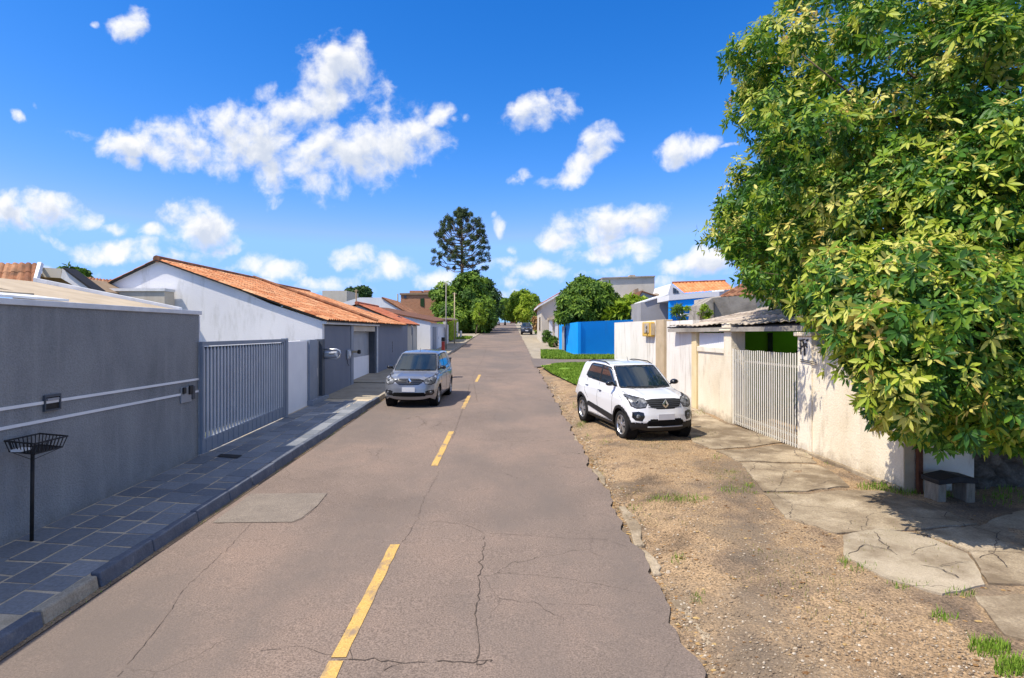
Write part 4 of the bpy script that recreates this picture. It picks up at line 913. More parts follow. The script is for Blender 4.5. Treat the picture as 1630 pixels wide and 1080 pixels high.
# gate pillars + gate
t = thing('gate_pillar', 'cream pillar with moulded cap and dark strokes at the near gate end', 'pillar', (wallX(Y_g0), Y_g0, g(12)))
a = Y_g0-.42; b = Y_g0+.05
mb = MB(); mb.obox(wp(a, -.03), wp(b, -.03), 0, .40, g(12)-.3, 2.80); mb.build('shaft', M['cream_stain'], t, bevel=.012)
mb = MB(); mb.obox(wp(a-.06, -.09), wp(b+.06, -.09), 0, .52, 2.803, 2.89); mb.build('cap', M['cream_render'], t, bevel=.02)
mb = MB()   # dark strokes, lying 4 mm proud of the road-side face
def stroke(y0, z0, y1, z1, w=.03):
    X0 = wallX(y0)-.036; X1 = wallX(y1)-.036; d = Vector((y1-y0, z1-z0)).normalized(); n = Vector((-d.y, d.x))*w/2
    mb.prism([(X0, y0-n.x, z0-n.y), (X1, y1-n.x, z1-n.y), (X1, y1+n.x, z1+n.y), (X0, y0+n.x, z0+n.y)], (-.006, 0, 0))
q = Y_g0-.08
for s in ((q+.06,2.72,q-.14,2.74,.02),(q,2.74,q,2.44,.04),(q,2.58,q-.1,2.62,.03),(q-.05,2.74,q-.13,2.58,.05),(q-.12,2.60,q-.13,2.42,.06),(q-.12,2.62,q-.2,2.66,.04),(q+.07,2.56,q,2.56,.02),(q-.18,2.72,q-.26,2.73,.04),(q-.13,2.66,q-.22,2.58,.03)): stroke(*s)
mb.build('dark_mark', M['iron'], t)
mb = MB()
for s in ((q-.0,2.34,q-.55,2.30,.012),(q-.0,2.30,q-.5,2.27,.012)):
    X0 = wallX(s[0])-.05; mb.tube([(wallX(s[0])-.05, s[0], s[1]), (wallX(s[2])-.05, s[2], s[3])], .008, 5)
mb.build('wire', M['iron'], t)  # two thin dark lines along the pillar and wall face
t = thing('swing_gate', 'cream slatted steel gate with vertical bars in front of the green house', 'gate', (wallX(14), 14, g(14)))
ga, gb_ = Y_g0+.10, Y_g1-.05
def orail(mb, y0, y1, z0, z1, z0b, z1b, d=0, th=.04): mb.obox(wp(y0, d), wp(y1, d), 0, th, z0, z1, z0b, z1b)
mb = MB(); zt = 2.45
orail(mb, ga, gb_, zt-.30, zt-.255, zt-.30, zt-.255, .012); orail(mb, ga, gb_, g(ga)+.34, g(ga)+.385, g(gb_)+.34, g(gb_)+.385, .012); orail(mb, ga, gb_, g(ga)+.165, g(ga)+.20, g(gb_)+.165, g(gb_)+.20, .012)
mb.build('rail', M['gate_cream'], t)
for (y0, y1) in ((ga-.055, ga-.005), (gb_+.005, gb_+.05)):
    mb = MB(); mb.obox(wp(y0, -.005), wp(y1, -.005), 0, .06, g(y0)+.1, zt+.02); mb.build('stile', M['gate_cream'], t)
n = 31
for k in range(n):
    y = ga+.05+(gb_-ga-.1)*k/(n-1); mb = MB(); mb.obox(wp(y-.019, -.018), wp(y+.019, -.018), 0, .009, g(y)+.15, zt+random.uniform(-.008, .008)); mb.build('bar', M['gate_cream'], t)
Y_p3a, Y_p3b = Y_g1, Y_g1+.42
t = thing('gate_pillar', 'cream pillar with flared capital at the far end of the slatted gate', 'pillar', (wallX(Y_g1), Y_g1, g(15)))
mb = MB(); mb.obox(wp(Y_p3a, -.04), wp(Y_p3b, -.04), 0, .38, g(15)-.3, 2.90); mb.build('shaft', M['cream_render'], t, bevel=.015)
for (e, z0, z1) in ((.09, 2.903, 2.96), (.04, 2.963, 3.12)):
    mb = MB(); mb.obox(wp(Y_p3a-e, -.04-e), wp(Y_p3b+e, -.04-e), 0, .38+2*e, z0, z1); mb.build('capital', M['cream_render'], t, bevel=.02)
# wall with ribbed panel between pillars
Y_c2 = yw(1110)
t = thing('low_wall', 'cream wall topped by a white ribbed panel beside the flared pillar', 'wall', (wallX(17), 17, g(17)))
mb = MB(); mb.obox(wp(Y_p3b+.045), wp(Y_c2-.01), .02, .2, g(16)-.3, 2.32); mb.build('wall', M['cream_render'], t)
mb = MB(); mb.obox(wp(Y_p3b+.045), wp(Y_c2-.01), -.02, .22, 2.323, 2.47); mb.build('ledge', M['cream_stain'], t, bevel=.015)
mb = MB(); n = 16
for k in range(n):
    y = Y_p3b+.06+(Y_c2-Y_p3b-.09)*k/n; mb.obox(wp(y), wp(y+(Y_c2-Y_p3b-.09)/n*.8), .04, .07, 2.475, 2.86)
mb.obox(wp(Y_p3b+.05), wp(Y_c2-.02), .075, .09, 2.475, 2.86); mb.build('ribbed_panel', M['white_panel'], t)
Y_c2b = Y_c2+.34
t = thing('wall_pillar', 'narrow yellowish pillar under the roof corner beside the ribbed panel', 'pillar', (wallX(Y_c2), Y_c2, g(18)))
mb = MB(); mb.obox(wp(Y_c2, -.04), wp(Y_c2b, -.04), 0, .25, g(18)-.3, 2.93); mb.build('shaft', M['pillar_yellow'], t, bevel=.01)
# old white wall with tan pillar
Yq0, Yq1 = yw(1061), yw(1048); Yend = yw(978)
t = thing('boundary_wall', 'old white stained wall with a tan pillar behind the white car', 'wall', (wallX(21), 21, g(21)))
mb = MB(); mb.obox(wp(Y_c2b+.01), wp(Yq0), .0, .2, g(18)-.3, 3.24); mb.build('wall', M['old_white'], t)
mb = MB(); mb.obox(wp(Yq1), wp(Yend), .0, .2, g(20)-.3, 3.29); mb.build('wall', M['old_white'], t)
mb = MB(); mb.obox(wp(Yq0+.005, -.10), wp(Yq1-.005, -.10), 0, .32, g(20)-.3, 3.30); mb.build('pillar', M['pillar_tan'], t, bevel=.01)
mb = MB(); mb.obox(wp(Y_c2b+.5, -.012), wp(Yq0-.1, -.012), 0, .01, 3.02, 3.05); mb.build('wire', M['iron'], t)
mb = MB(); mb.obox(wp(Yend, .2), (8.5, Yend+.6), 0, .2, g(26)-.3, 3.29); mb.build('side_wall', M['old_white'], t)
# yellow meter box
ym0, ym1 = yw(1043), yw(1029); ymm = (ym0+ym1)/2
t = thing('meter_box', 'yellow meter box with round dial hung on the old white wall', 'meter box', (wallX(ymm), ymm, 2.9))
mb = MB(); mb.obox(wp(ym0, -.16), wp(ym1, -.16), 0, .15, 2.72, 3.24); mb.build('box', M['yellow_box'], t, bevel=.03)
mb = MB(); mb.obox(wp(ym0+.15, -.185), wp(ym0+.75, -.185), 0, .02, 2.85, 3.2); mb.build('frame', M['pillar_tan'], t, bevel=.02)
for z in (2.93, 3.08): MB().lathe((wallX(ymm)-.2, ymm-.15, z), (-1,0,0), [(.07,0),(.07,.02),(0,.025)], 14).build('dial', M['steel_slat'], t)
MB().box(wallX(ym0)-.15, wallX(ym0)-.02, ym0-.03, ym0-.005, 2.78, 3.18).build('side_plate', M['pillar_tan'], t)

# green house with weathered lean-to roof
t = thing('house', 'green house with weathered grey fibre roof behind the slatted cream gate', 'house', (8, 17, g(17)))
ea, eb = (wallX(9.8)-.25, 9.8), (wallX(19.0)-.28, 19.0)
E0, E1 = Vector((ea[0]+.1, 12.1, 3.05)), Vector((eb[0], eb[1], 3.02)); R0, R1 = Vector((10.0, 12.1, 4.35)), Vector((8.7, 19.4, 3.72))
V = []; Fq = []; nc, nr = 120, 5
for r in range(nr):
    for e in (0, 1):
        v = (r+e*1.0)/nr
        for k in range(nc+1):
            u = k/nc; p = E0.lerp(E1, u).lerp(R0.lerp(R1, u), v); V.append((p.x, p.y, p.z+.014*math.sin(k*math.pi/2.5)+(.05 if e == 0 else .0)+.02*math.sin(k*.13+r)))
    b0 = r*2*(nc+1)
    for k in range(nc): Fq.append((b0+k, b0+k+1, b0+nc+1+k+1, b0+nc+1+k))
    if r:
        pb = b0-(nc+1)
        for k in range(nc): Fq.append((pb+k, pb+k+1, b0+k+1, b0+k))
np_mesh('roof', V, Fq, M['fibre_roof'], t)
mb = MB(); mb.hexa([E0+Vector((0,0,-.14)), E1+Vector((0,0,-.14)), R1+Vector((0,0,-.14)), R0+Vector((0,0,-.14)), E0+Vector((0,0,-.04)), E1+Vector((0,0,-.04)), R1+Vector((0,0,-.04)), R0+Vector((0,0,-.04))]); mb.build('roof_deck', M['concrete_old'], t)
gy = 17.9
MB().box(7.02, 9.9, gy, gy+.2, g(gy)-.2, 3.1).build('wall', M['green_paint'], t)
MB().box(9.7, 9.9, 12.2, gy-.003, g(gy)-.2, 3.9).build('side_wall', M['green_paint'], t)
dr = MB().box(6.35, 6.72, gy+.05, gy+.1, g(gy), 2.86).build('glass_door', M['window_glass'], t)
mb = MB()
for x in (6.30, 6.44, 6.58): mb.box(x, x+.03, gy+.0, gy+.045, g(gy), 2.88)
mb.build('frame', M['white_panel'], dr)
MB().box(6.80, 7.015, gy-.03, gy+.12, g(gy), 2.9).build('door_jamb', M['white_panel'], t)
MB().box(7.72, 7.86, gy-.05, gy-.003, g(gy), 2.86).build('downpipe', M['window_glass'], t)
MB().lathe((8.62, gy-.2, 2.2), (0,0,1), [(.001,.2),(.1,.17),(.14,.08),(.14,0),(.1,-.1)], 12).build('wall_lamp', M['iron'], t)
mb = MB(); mb.obox((wallX(Y_c2)+.0, Y_c2), (wallX(Y_c2b)+.0, Y_c2b), -.06, .35, 2.94, 2.99); mb.build('bracket', M['yellow_box'], t)
MB().box(6.0, 10, 18.6, 18.8, g(18)-.2, 3.2).build('back_wall', M['green_paint'], t)

# rough concrete annex and brown roofed house behind
t = thing('annex', 'rough grey concrete annex wall behind the weathered roof', 'building', (9.5, 24, g(24)))
MB().prism([P(1137,474,24), P(1200,470,24), P(1215,520,24), P(1137,520,24)], (0,2,0)).build('wall', M['concrete_old'], t)
MB().prism([P(1117,486,23.8), P(1136,474,23.8), P(1136,520,23.8), P(1112,520,23.8)], (0,1.5,0)).build('side_wall', M['concrete_old'], t)
t = thing('house', 'house with faded brown tile roof partly hidden by the big tree', 'house', (11, 28, g(28)))
ptile('roof', [P(1141,474,27), P(1215,469,27)], [P(1188,447,30), P(1260,440,30)], M['tile_brown'], t)
MB().prism([P(1148,471,27.3), P(1230,466,27.3), P(1230,520,27.3), P(1148,520,27.3)], (0,4,0)).build('wall', M['house_beige'], t)
# orange roof house and blue shop front
t = thing('house', 'white house with bright orange tile roof and two small attic windows', 'house', (14, 44, g(44)))
ya = 44.0
ptile('roof', [P(1090,467,ya), P(1168,461,ya)], [P(1070,451,ya+2.2), P(1154,448,ya+2.2)], M['tile_orange'], t, seg=3)
ridge_caps(P(1070,450.5,ya+2.2), P(1154,447.5,ya+2.2), 'ridge', M['tile_brown'], t, .09)
MB().prism([P(1068,452,ya+.3), P(1090,468,ya+.3), P(1166,463,ya+.3), P(1166,510,ya+.3), P(1062,510,ya+.3), P(1062,472,ya+.3)], (0,5,0)).build('wall', M['white_wall_far'], t)
for (a, b, c, d) in ((1071.5,1077,458,467),(1078.5,1080.5,462,467)):
    f = MB().prism([P(a,c,ya+.22), P(b,c+2.5,ya+.22), P(b,d,ya+.22), P(a,d,ya+.22)], (0,.06,0)).build('window', M['window_glass'], t)
MB().prism([P(1154,447.5,ya+2.3), P(1168,456,ya+2.3), P(1168,470,ya+2.3), P(1154,470,ya+2.3)], (0,3,0)).build('rear_wall', M['white_wall_far'], t)
t = thing('building', 'bright blue building with white upper band behind the old white wall', 'building', (10.5, 36, g(36)))
ya = 37.0
MB().prism([P(1066,479,ya), P(1137,473,ya), P(1137,484,ya), P(1098,488,ya), P(1090,489,ya), P(1090,488,ya), P(1068,489,ya), P(1068,540,ya), P(1066,540,ya)], (0,.3,0)).build('front', M['blue_paint'], t)
MB().prism([P(1066,540,ya+1.6), P(1066,478,ya+1.6), P(1137,474,ya+1.6), P(1137,540,ya+1.6)], (0,.3,0)).build('inner_wall', M['blue_paint'], t)
MB().prism([P(1065,470,ya-.1), P(1145,464,ya-.1), P(1145,472,ya-.1), P(1065,478.6,ya-.1)], (0,3,0)).build('upper_band', M['white_wall_far'], t)
ws = MB().prism([P(1070,490,ya+1.5), P(1078,489,ya+1.5), P(1080,495,ya+1.5), P(1071,496,ya+1.5)], (0,.08,0)).build('window', M['window_glass'], t)
MB().prism([P(1088,499,ya-.5), P(1112,500,ya-.5), P(1112,504,ya-.5), P(1086,503,ya-.5)], (0,1.2,0)).build('ledge', M['coping'], t)
# grey houses
t = thing('house', 'grey house with slanted roofline left of the bright blue building', 'house', (9.5, 40, g(40)))
ya = 40.0
MB().prism([P(1028,480,ya), P(1063,469,ya), P(1065,470,ya), P(1065,540,ya), P(1020,540,ya), P(1020,482,ya)], (0,4,0)).build('wall', M['house_grey'], t)
MB().prism([P(1026,479.5,ya-.1), P(1064,467.5,ya-.1), P(1064,469.3,ya-.1), P(1026,481.5,ya-.1)], (0,4.2,0)).build('roof', M['coping'], t)
MB().prism([P(1014,478,ya+5), P(1022,464,ya+5), P(1047,472,ya+5), P(1047,540,ya+5), P(1014,540,ya+5)], (0,4,0)).build('rear_gable', M['house_grey'], t)
MB().prism([P(1013,478,ya+4.9), P(1022,463,ya+4.9), P(1048,471.5,ya+4.9), P(1048,473,ya+4.9), P(1022,465,ya+4.9), P(1014,480,ya+4.9)], (0,4.1,0)).build('roof', M['tile_brown'], t)
MB().prism([P(1044,467,ya+7), P(1062,470,ya+7), P(1060,476,ya+7), P(1044,476,ya+7)], (0,3,0)).build('side_roof', M['beige_sheet'], t)
MB().box(7.6, 12, 33.9+1, 34.2+1, g(34)-.2, 3.0).build('yard_wall', M['concrete_old'], t)
# big pale building
t = thing('building', 'tall plain beige building with flat top behind the leafy green tree', 'building', (12, 62, g(62)))
ya = 62.0
MB().prism([P(960,443,ya), P(1042,440,ya), P(1042,545,ya), P(930,545,ya), P(930,462,ya)], (0,12,0)).build('wall', M['house_beige'], t)
MB().prism([P(958,442,ya-.2), P(1043,439,ya-.2), P(1043,441,ya-.2), P(958,444,ya-.2)], (0,12.4,0)).build('parapet', M['concrete_old'], t)
MB().prism([P(985,478,ya-.3), P(1024,461,ya-.3), P(1025,463,ya-.3), P(985,481,ya-.3)], (0,.25,0)).build('roof_flashing', M['beige_sheet'], t)
w_ = MB().prism([P(991,477,ya-.08), P(1003,480,ya-.08), P(1003,497,ya-.08), P(991,497,ya-.08)], (0,.07,0)).build('window', M['brown_wall'], t)
MB().prism([P(994,481,ya-.12), P(1002,483,ya-.12), P(1002,496,ya-.12), P(994,496,ya-.12)], (0,.03,0)).build('pane', M['beige_sheet'], w_)
MB().prism([P(960,484,ya-.1), P(981,479,ya-.1), P(981,505,ya-.1), P(960,505,ya-.1)], (0,.08,0)).build('carport_opening', M['window_glass'], t)
MB().prism([P(1003,438,ya), P(1011,438,ya), P(1012,440.5,ya), P(1001,440.5,ya)], (0,1,0)).build('tank', M['beige_sheet'], t)
MB().prism([P(1011,461,ya-1), P(1016,459,ya-1), P(1017,470,ya-1), P(1012,470,ya-1)], (0,.9,0)).build('chimney', M['brown_wall'], t)
# cream two storey house at right of far road
t = thing('house', 'pale house with red tile gable and pillared porch past the blue wall', 'house', (4, 62, g(62)))
ya = 60.0; p0 = P(862,486,ya); p1 = P(906,461,ya); p2 = P(950,486,ya)
MB().prism([(p0.x,ya,gb(60)), p0, p1, p2, (p2.x,ya,gb(60))], (0,10,0)).build('wall', M['house_beige'], t)
a, b = p0+Vector((-.35,-.4,0)), p0+Vector((-.35,10.4,0)); d, c = p1+Vector((0,-.4,.22)), p1+Vector((0,10.4,.22))
tile_patch(a, b, c, d, 'roof_slope', M['tile_red'], t, seg=3, period=.3)
mb = MB(); mb.prism([p0+Vector((-.35,-.4,-.22)), p0+Vector((-.35,-.4,-.04)), p1+Vector((0,-.4,.16)), p2+Vector((.35,-.4,-.04)), p2+Vector((.35,-.4,-.22)), p1+Vector((0,-.4,-.06))], (0,10.8,0)); mb.build('roof_deck', M['coping'], t)
MB().prism([P(873,506,ya-1.6), P(890,500,ya-1.6), P(903,500,ya-1.6), P(903,504,ya-1.6), P(873,510,ya-1.6)], (0,1.58,0)).build('porch_roof', M['beige_sheet'], t)
for px in (877, 886, 897): q = P(px,520,ya-1.4); MB().box(q.x-.15, q.x+.15, ya-1.4, ya-1.1, gb(58), P(px,507,ya).z).build('porch_column', M['white_wall_far'], t)
MB().prism([P(882,508,ya-.06), P(888,508,ya-.06), P(888,516,ya-.06), P(882,516,ya-.06)], (0,.05,0)).build('window', M['window_glass'], t)
MB().box(p0.x-.05, p0.x-.003, 62, 64, 3.0, 4.4).build('window', M['window_glass'], t)
# blue wall
t = thing('boundary_wall', 'bright blue corner wall facing the side street', 'wall', (4.5, 41, g(41)))
b0 = P(920,513,41); bR = P(1034,508,43); bL = P(890,517,48.5)
mb = MB(); mb.obox((b0.x,41), (bR.x,43), .0, -.2, gb(41), b0.z, gb(41), bR.z); mb.build('front_wall', M['blue_paint'], t)
mb = MB(); mb.obox((b0.x-.003,41.0), (bL.x,48.5), 0.0, .2, gb(41), b0.z-.003, gb(41), bL.z); mb.build('side_wall', M['blue_paint'], t)
q0, q1 = YX(897,4.15), 48.9
mb = MB(); mb.obox((4.13,45.3), (4.02,46.1), -.02, .0, g(45), 3.3); mb.build('gate', M['steel_slat'], t)
# shrubs by the house, agave etc. are planted below

# ------------------------------------------------------------------ trees
def leaf_rosettes(C, Nrm, size, tint, nl=7, wr=.30):
    """rosettes of lanceolate leaves: centre C (n,3), axis Nrm (n,3), size (n,), tint (n,)"""
    n = len(C); Nrm = Nrm/np.linalg.norm(Nrm, axis=1, keepdims=True)
    ref = np.where(np.abs(Nrm[:, 2:3]) < .9, np.array([[0,0,1.]]), np.array([[1.,0,0]])); a = np.cross(Nrm, ref); a /= np.linalg.norm(a, axis=1, keepdims=True); b = np.cross(Nrm, a)
    ang = rng.random((n, 1))*6.28 + np.arange(nl)[None, :]*6.283/nl*1.0 + rng.normal(0, .22, (n, nl)); el = rng.uniform(-.15, .85, (n, nl))
    ln = size[:, None]*rng.uniform(.5, 1.2, (n, nl))*np.where(rng.random((n, nl)) < .14, .3, 1.0)
    d = (a[:, None]*np.cos(ang)[..., None]+b[:, None]*np.sin(ang)[..., None])*np.cos(el)[..., None]+Nrm[:, None]*np.sin(el)[..., None]
    d[..., 2] -= .22; d /= np.linalg.norm(d, axis=2, keepdims=True)
    s = np.cross(d, Nrm[:, None]+rng.normal(0, .25, (n, nl, 3))); s /= np.linalg.norm(s, axis=2, keepdims=True); up = np.cross(s, d)
    c = C[:, None]+d*.02; L3 = ln[..., None]; w = L3*wr/2
    droop = -np.array([0,0,1.])*L3*.12
    pts = np.stack([c, c+d*L3*.35+s*w*.9+up*L3*.02, c+d*L3*.7+s*w*.75+droop*.4, c+d*L3+droop, c+d*L3*.7-s*w*.75+droop*.4, c+d*L3*.35-s*w*.9+up*L3*.02], axis=2).reshape(-1, 6, 3)
    m = len(pts); V = pts.reshape(-1, 3); i0 = np.arange(m)*6
    Fq = np.concatenate([np.stack([i0, i0+1, i0+2, i0+3], 1), np.stack([i0, i0+3, i0+4, i0+5], 1)])
    tt = np.repeat(tint, nl)+rng.normal(0, .05, m); tt = np.clip(np.concatenate([tt, tt+.03]), 0, 1)
    return V, Fq, tt
def rand_dir(n):
    v = rng.normal(0, 1, (n, 3)); return v/np.linalg.norm(v, axis=1, keepdims=True)
def leaf_tree(name, label, cat, base, ells, m, nclump, per, size, clump_r, trunk_r=.15, nl=5, tint=(.45,.25), group=None, bark='bark', trunk_top=None, wr=.45, inner=.25):
    """ells: list of (centre, radii)"""
    t = thing(name, label, cat, base, group); C = []; Nn = []; T = []
    vol = np.array([e[1][0]*e[1][1]*e[1][2] for e in ells]); pr = vol**.67/np.sum(vol**.67); cl = []
    for k in range(nclump):
        e = ells[rng.choice(len(ells), p=pr)]; d = rand_dir(1)[0]; r = rng.uniform(.80, 1.02) if rng.random() > inner else rng.uniform(.3, .8)
        cc = np.array(e[0])+d*np.array(e[1])*r; cr = clump_r*rng.uniform(.6, 1.25); ct = rng.normal(tint[0], tint[1]*.6)
        out = cc-np.array(e[0]); out = out/np.array(e[1])**1.0; out /= (np.linalg.norm(out)+1e-6)
        q = rand_dir(per); q = q*0.75+out*.45; q /= np.linalg.norm(q, axis=1, keepdims=True)
        rad = cr*rng.uniform(.55, 1.05, (per, 1)); C.append(cc+q*rad*np.array([1,1,.8])); Nn.append(q+np.array([0,0,.35])); T.append(ct+rng.normal(0, tint[1]*.5, per)); cl.append(cc)
    C = np.concatenate(C); Nn = np.concatenate(Nn); T = np.clip(np.concatenate(T), 0, 1)
    V, Fq, tt = leaf_rosettes(C, Nn, size*rng.uniform(.8, 1.2, len(C)), T, nl, wr)
    np_mesh('crown', V, Fq, M[m], t, attr=tt)
    mb = MB(); b = Vector(base); cen = np.mean([e[0] for e in ells], axis=0); top = Vector(cen) if trunk_top is None else Vector(trunk_top)
    h1 = b.lerp(top, .35)+Vector((0,0,0)); mb.tube([b-Vector((0,0,.2)), b.lerp(h1, .5)+Vector((.03,.02,0)), h1], [trunk_r*1.2, trunk_r, trunk_r*.85], 10)
    mb.tube([h1, top], [trunk_r*.85, trunk_r*.35], 8)
    for k in range(min(26, len(cl))):
        c = Vector(cl[k*len(cl)//min(26, len(cl))]); s = h1.lerp(top, random.random()); mid = s.lerp(c, .5)+Vector((0,0,-.1*(c-s).length)); mb.tube([s, mid, c], [trunk_r*.35, trunk_r*.2, trunk_r*.08], 6)
    mb.build('trunk', M[bark], t, smooth=True); return t

def big_tree():
    base = (7.7, 10.6, g(10.6)+.1)
    t = thing('broadleaf_tree', 'large dense tree with glossy green and yellow tip leaves overhanging the right wall', 'tree', base)
    sil = [(1255,-60),(1228,20),(1166,95),(1186,130),(1162,190),(1198,235),(1158,290),(1130,378),(1186,430),(1200,470),(1232,505),(1262,520),(1300,528),(1322,560),(1345,590),(1362,640),(1366,676),(1425,690),(1465,700),(1490,730),(1530,730),(1550,690),(1585,705),(1610,728),(1800,735),(1900,-60)]
    ells = [((7.9,10.9,6.9),(4.1,3.4,4.6)), ((6.7,9.0,3.7),(1.8,1.7,2.0)), ((8.4,8.5,4.4),(2.6,2.2,3.1)), ((6.0,12.3,5.7),(2.5,2.3,3.2)), ((9.0,8.6,7.5),(3.0,2.4,3.0)), ((7.4,11.0,10.0),(3.2,3.0,2.6)), ((6.6,10.6,5.6),(2.0,2.0,2.6)), ((5.35,7.9,2.7),(1.15,1.1,1.25)), ((4.95,8.15,3.1),(.9,.8,.75)), ((6.4,7.9,2.5),(1.2,1.1,1.1)), ((6.9,14.6,4.8),(1.5,1.8,2.2)), ((5.9,13.4,6.3),(1.6,1.6,2.4))]
    cl = []
    tries = 0
    while len(cl) < 980 and tries < 150000:
        tries += 1
        e = ells[rng.integers(len(ells))]; d = rand_dir(1)[0]; r = rng.uniform(.82, 1.05) if rng.random() > .22 else rng.uniform(.4, .8)
        c = np.array(e[0])+d*np.array(e[1])*r
        if c[2] < 1.2 or c[1] < 5.6: continue
        # inside of another lobe: mostly skip
        ins = sum(1 for f in ells if np.sum(((c-np.array(f[0]))/np.array(f[1]))**2) < .6)
        if ins and rng.random() < .8: continue
        back = c[1] > 12.5 and c[0] > 7.6
        if back and rng.random() < .7: continue
        sd_ = (wallX(c[1])-c[0])/.886
        if sd_ > 0:
            zh = c[2]-sd_*math.tan(SUN_EL); yh = c[1]+sd_*.464
            if yh > 9.1 and -.4 < zh < 2.9 and rng.random() < .95: continue
        if e[1][0] > 1.9 and c[0] < 5.9 and c[2] < 3.6 and c[1] > 9 : continue
        px, py = CX+F*c[0]/c[1], HY-F*(c[2]-CH)/c[1]
        rp_ = (.40 if py > 470 else .2)*F/c[1]
        if not (in_poly(px-rp_, py, sil) and in_poly(px, py+rp_, sil) and in_poly(px-rp_*.7, py+rp_*.7, sil)): continue
        cl.append((c, d*1.0, e))
    C = []; Nn = []; T = []; S = []
    for (c, d, e) in cl:
        per = 33; cr = rng.uniform(.32, .58)
        out = (c-np.array([7.6,10.2,6.0])); out /= np.linalg.norm(out); out[2] += .25
        q = rand_dir(per)*.8+out*.55; q /= np.linalg.norm(q, axis=1, keepdims=True)
        young = rng.random() < (.78 if c[0]/c[1] < .74 else .58); ct = rng.uniform(.42, .78) if young else rng.uniform(.02, .25)  # young yellow leaves; larger left share puts sunlight into the leaf colour
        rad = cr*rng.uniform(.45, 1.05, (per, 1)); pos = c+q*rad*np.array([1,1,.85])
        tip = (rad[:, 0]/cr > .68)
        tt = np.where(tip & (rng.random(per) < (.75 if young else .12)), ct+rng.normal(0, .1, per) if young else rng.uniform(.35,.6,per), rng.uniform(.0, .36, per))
        C.append(pos); Nn.append(q+np.array([0,0,.3])); T.append(tt); S.append(rng.uniform(.10, .18, per))
    # interior fill so that the crown is dense
    n = 9000; e_ = rng.integers(0, len(ells), n); dd = rand_dir(n)*rng.uniform(.2, .82, (n, 1)); pos = np.array([ells[k][0] for k in e_])+dd*np.array([ells[k][1] for k in e_])
    px = CX+F*pos[:, 0]/pos[:, 1]; py = HY-F*(pos[:, 2]-CH)/pos[:, 1]
    keep = np.array([pos[i, 2] > 1.5 and pos[i, 1] > 6 and in_poly(px[i]-12, py[i]+14, sil) and in_poly(px[i]-30, py[i], sil) for i in range(n)]); pos = pos[keep]
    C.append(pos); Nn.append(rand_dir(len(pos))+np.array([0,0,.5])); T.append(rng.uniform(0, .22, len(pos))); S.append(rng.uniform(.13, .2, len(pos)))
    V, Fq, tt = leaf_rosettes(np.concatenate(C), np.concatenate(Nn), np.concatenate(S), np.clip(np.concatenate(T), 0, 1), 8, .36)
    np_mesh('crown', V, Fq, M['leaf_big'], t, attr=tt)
    mb = MB(); b = Vector(base); hub = Vector((7.5, 10.4, 3.4))
    mb.tube([b-Vector((0,0,.3)), b+Vector((.05,.0,.7)), Vector((7.55,10.5,2.2)), hub], [.2,.16,.15,.14], 12)
    mb.tube([b+Vector((.25,.1,-.3)), b+Vector((.35,.3,.9)), Vector((8.1,10.6,3.0)), Vector((8.4,10.4,5.0))], [.13,.11,.10,.06], 10)
    mb.tube([hub, Vector((7.6,10.5,6.5)), Vector((7.6,10.8,9.5))], [.15,.11,.05], 10)
    for k in range(0, len(cl), 6):
        c = Vector(cl[k][0]); s = hub.lerp(Vector((7.6,10.7,8.5)), min(max((c.z-3)/7, 0), 1)*.8); mid = s.lerp(c, .5)+Vector((0,0,-.25)); mb.tube([s, mid, c], [.035,.02,.006], 6) if (c-s).length < 3.4 else None
    mb.build('trunk', M['bark'], t, smooth=True)
big_tree()

def ell(px, py, Y, rx, ry, ry2=None):    # crown lobe from its place in space
    c = P(px, py, Y); s = Y/F; return (tuple(c), (rx*s, (rx*s+ry*s)/2 if ry2 is None else ry2, ry*s))
leaf_tree('broadleaf_tree', 'dense round dark green tree left of the far road below the tall pine', 'tree', (-6.6, 92, g(92)), [ell(740,488,92,36,34), ell(728,505,90,34,24), ell(716,474,92,20,22), ell(748,462,92,20,24), ell(758,500,90,24,28)], 'leaf_green', 210, 52, .55, 1.25, .35, tint=(.5,.4))
leaf_tree('broadleaf_tree', 'darker green tree with sparse right edge over the far road', 'tree', (-5.2, 104, g(104)), [ell(764,478,104,24,28), ell(774,492,102,15,22), ell(757,455,104,22,18)], 'leaf_dark', 130, 46, .6, 1.3, .35, tint=(.5,.35))
leaf_tree('young_tree', 'slim young yellow-green tree on the far left pavement', 'tree', (-4.9, 84, g(84)), [ell(765,504,84,9,9), ell(763,494,84,5,12)], 'leaf_yellow', 36, 18, .3, .35, .07)
leaf_tree('broadleaf_tree', 'small dark tree top rising beside the beige box building', 'tree', (-21, 80, g(80)), [ell(571,468,80,17,9), ell(566,476,80,14,8)], 'leaf_dark', 70, 24, .45, .6, .2)
leaf_tree('broadleaf_tree', 'small tree tip showing behind the far-left tile roofs', 'tree', (-27, 36, g(36)), [ell(112,436,36,9,6), ell(128,440,36,9,5)], 'leaf_green', 26, 20, .3, .35, .1)
leaf_tree('broadleaf_tree', 'dark green small tree at the far end of the road', 'tree', (-1.3+0, 150, g(150)), [ell(804,492,150,11,14)], 'leaf_green', 60, 22, .7, 1.0, .25)
leaf_tree('broadleaf_tree', 'round bright yellow-green tree right of the far road end', 'tree', (3.6, 120, g(120)), [ell(834,484,120,21,18), ell(820,494,120,12,14)], 'leaf_yellow', 140, 28, .6, 1.0, .3)
leaf_tree('conical_tree', 'pointed bright green conifer before the yellow-green tree', 'tree', (3.2, 108, g(108)), [ell(838,496,108,15,14), ell(838,486,108,8,14), ell(838,480,108,4,9)], 'leaf_yellow', 90, 26, .45, .7, .2, tint=(.7,.2))
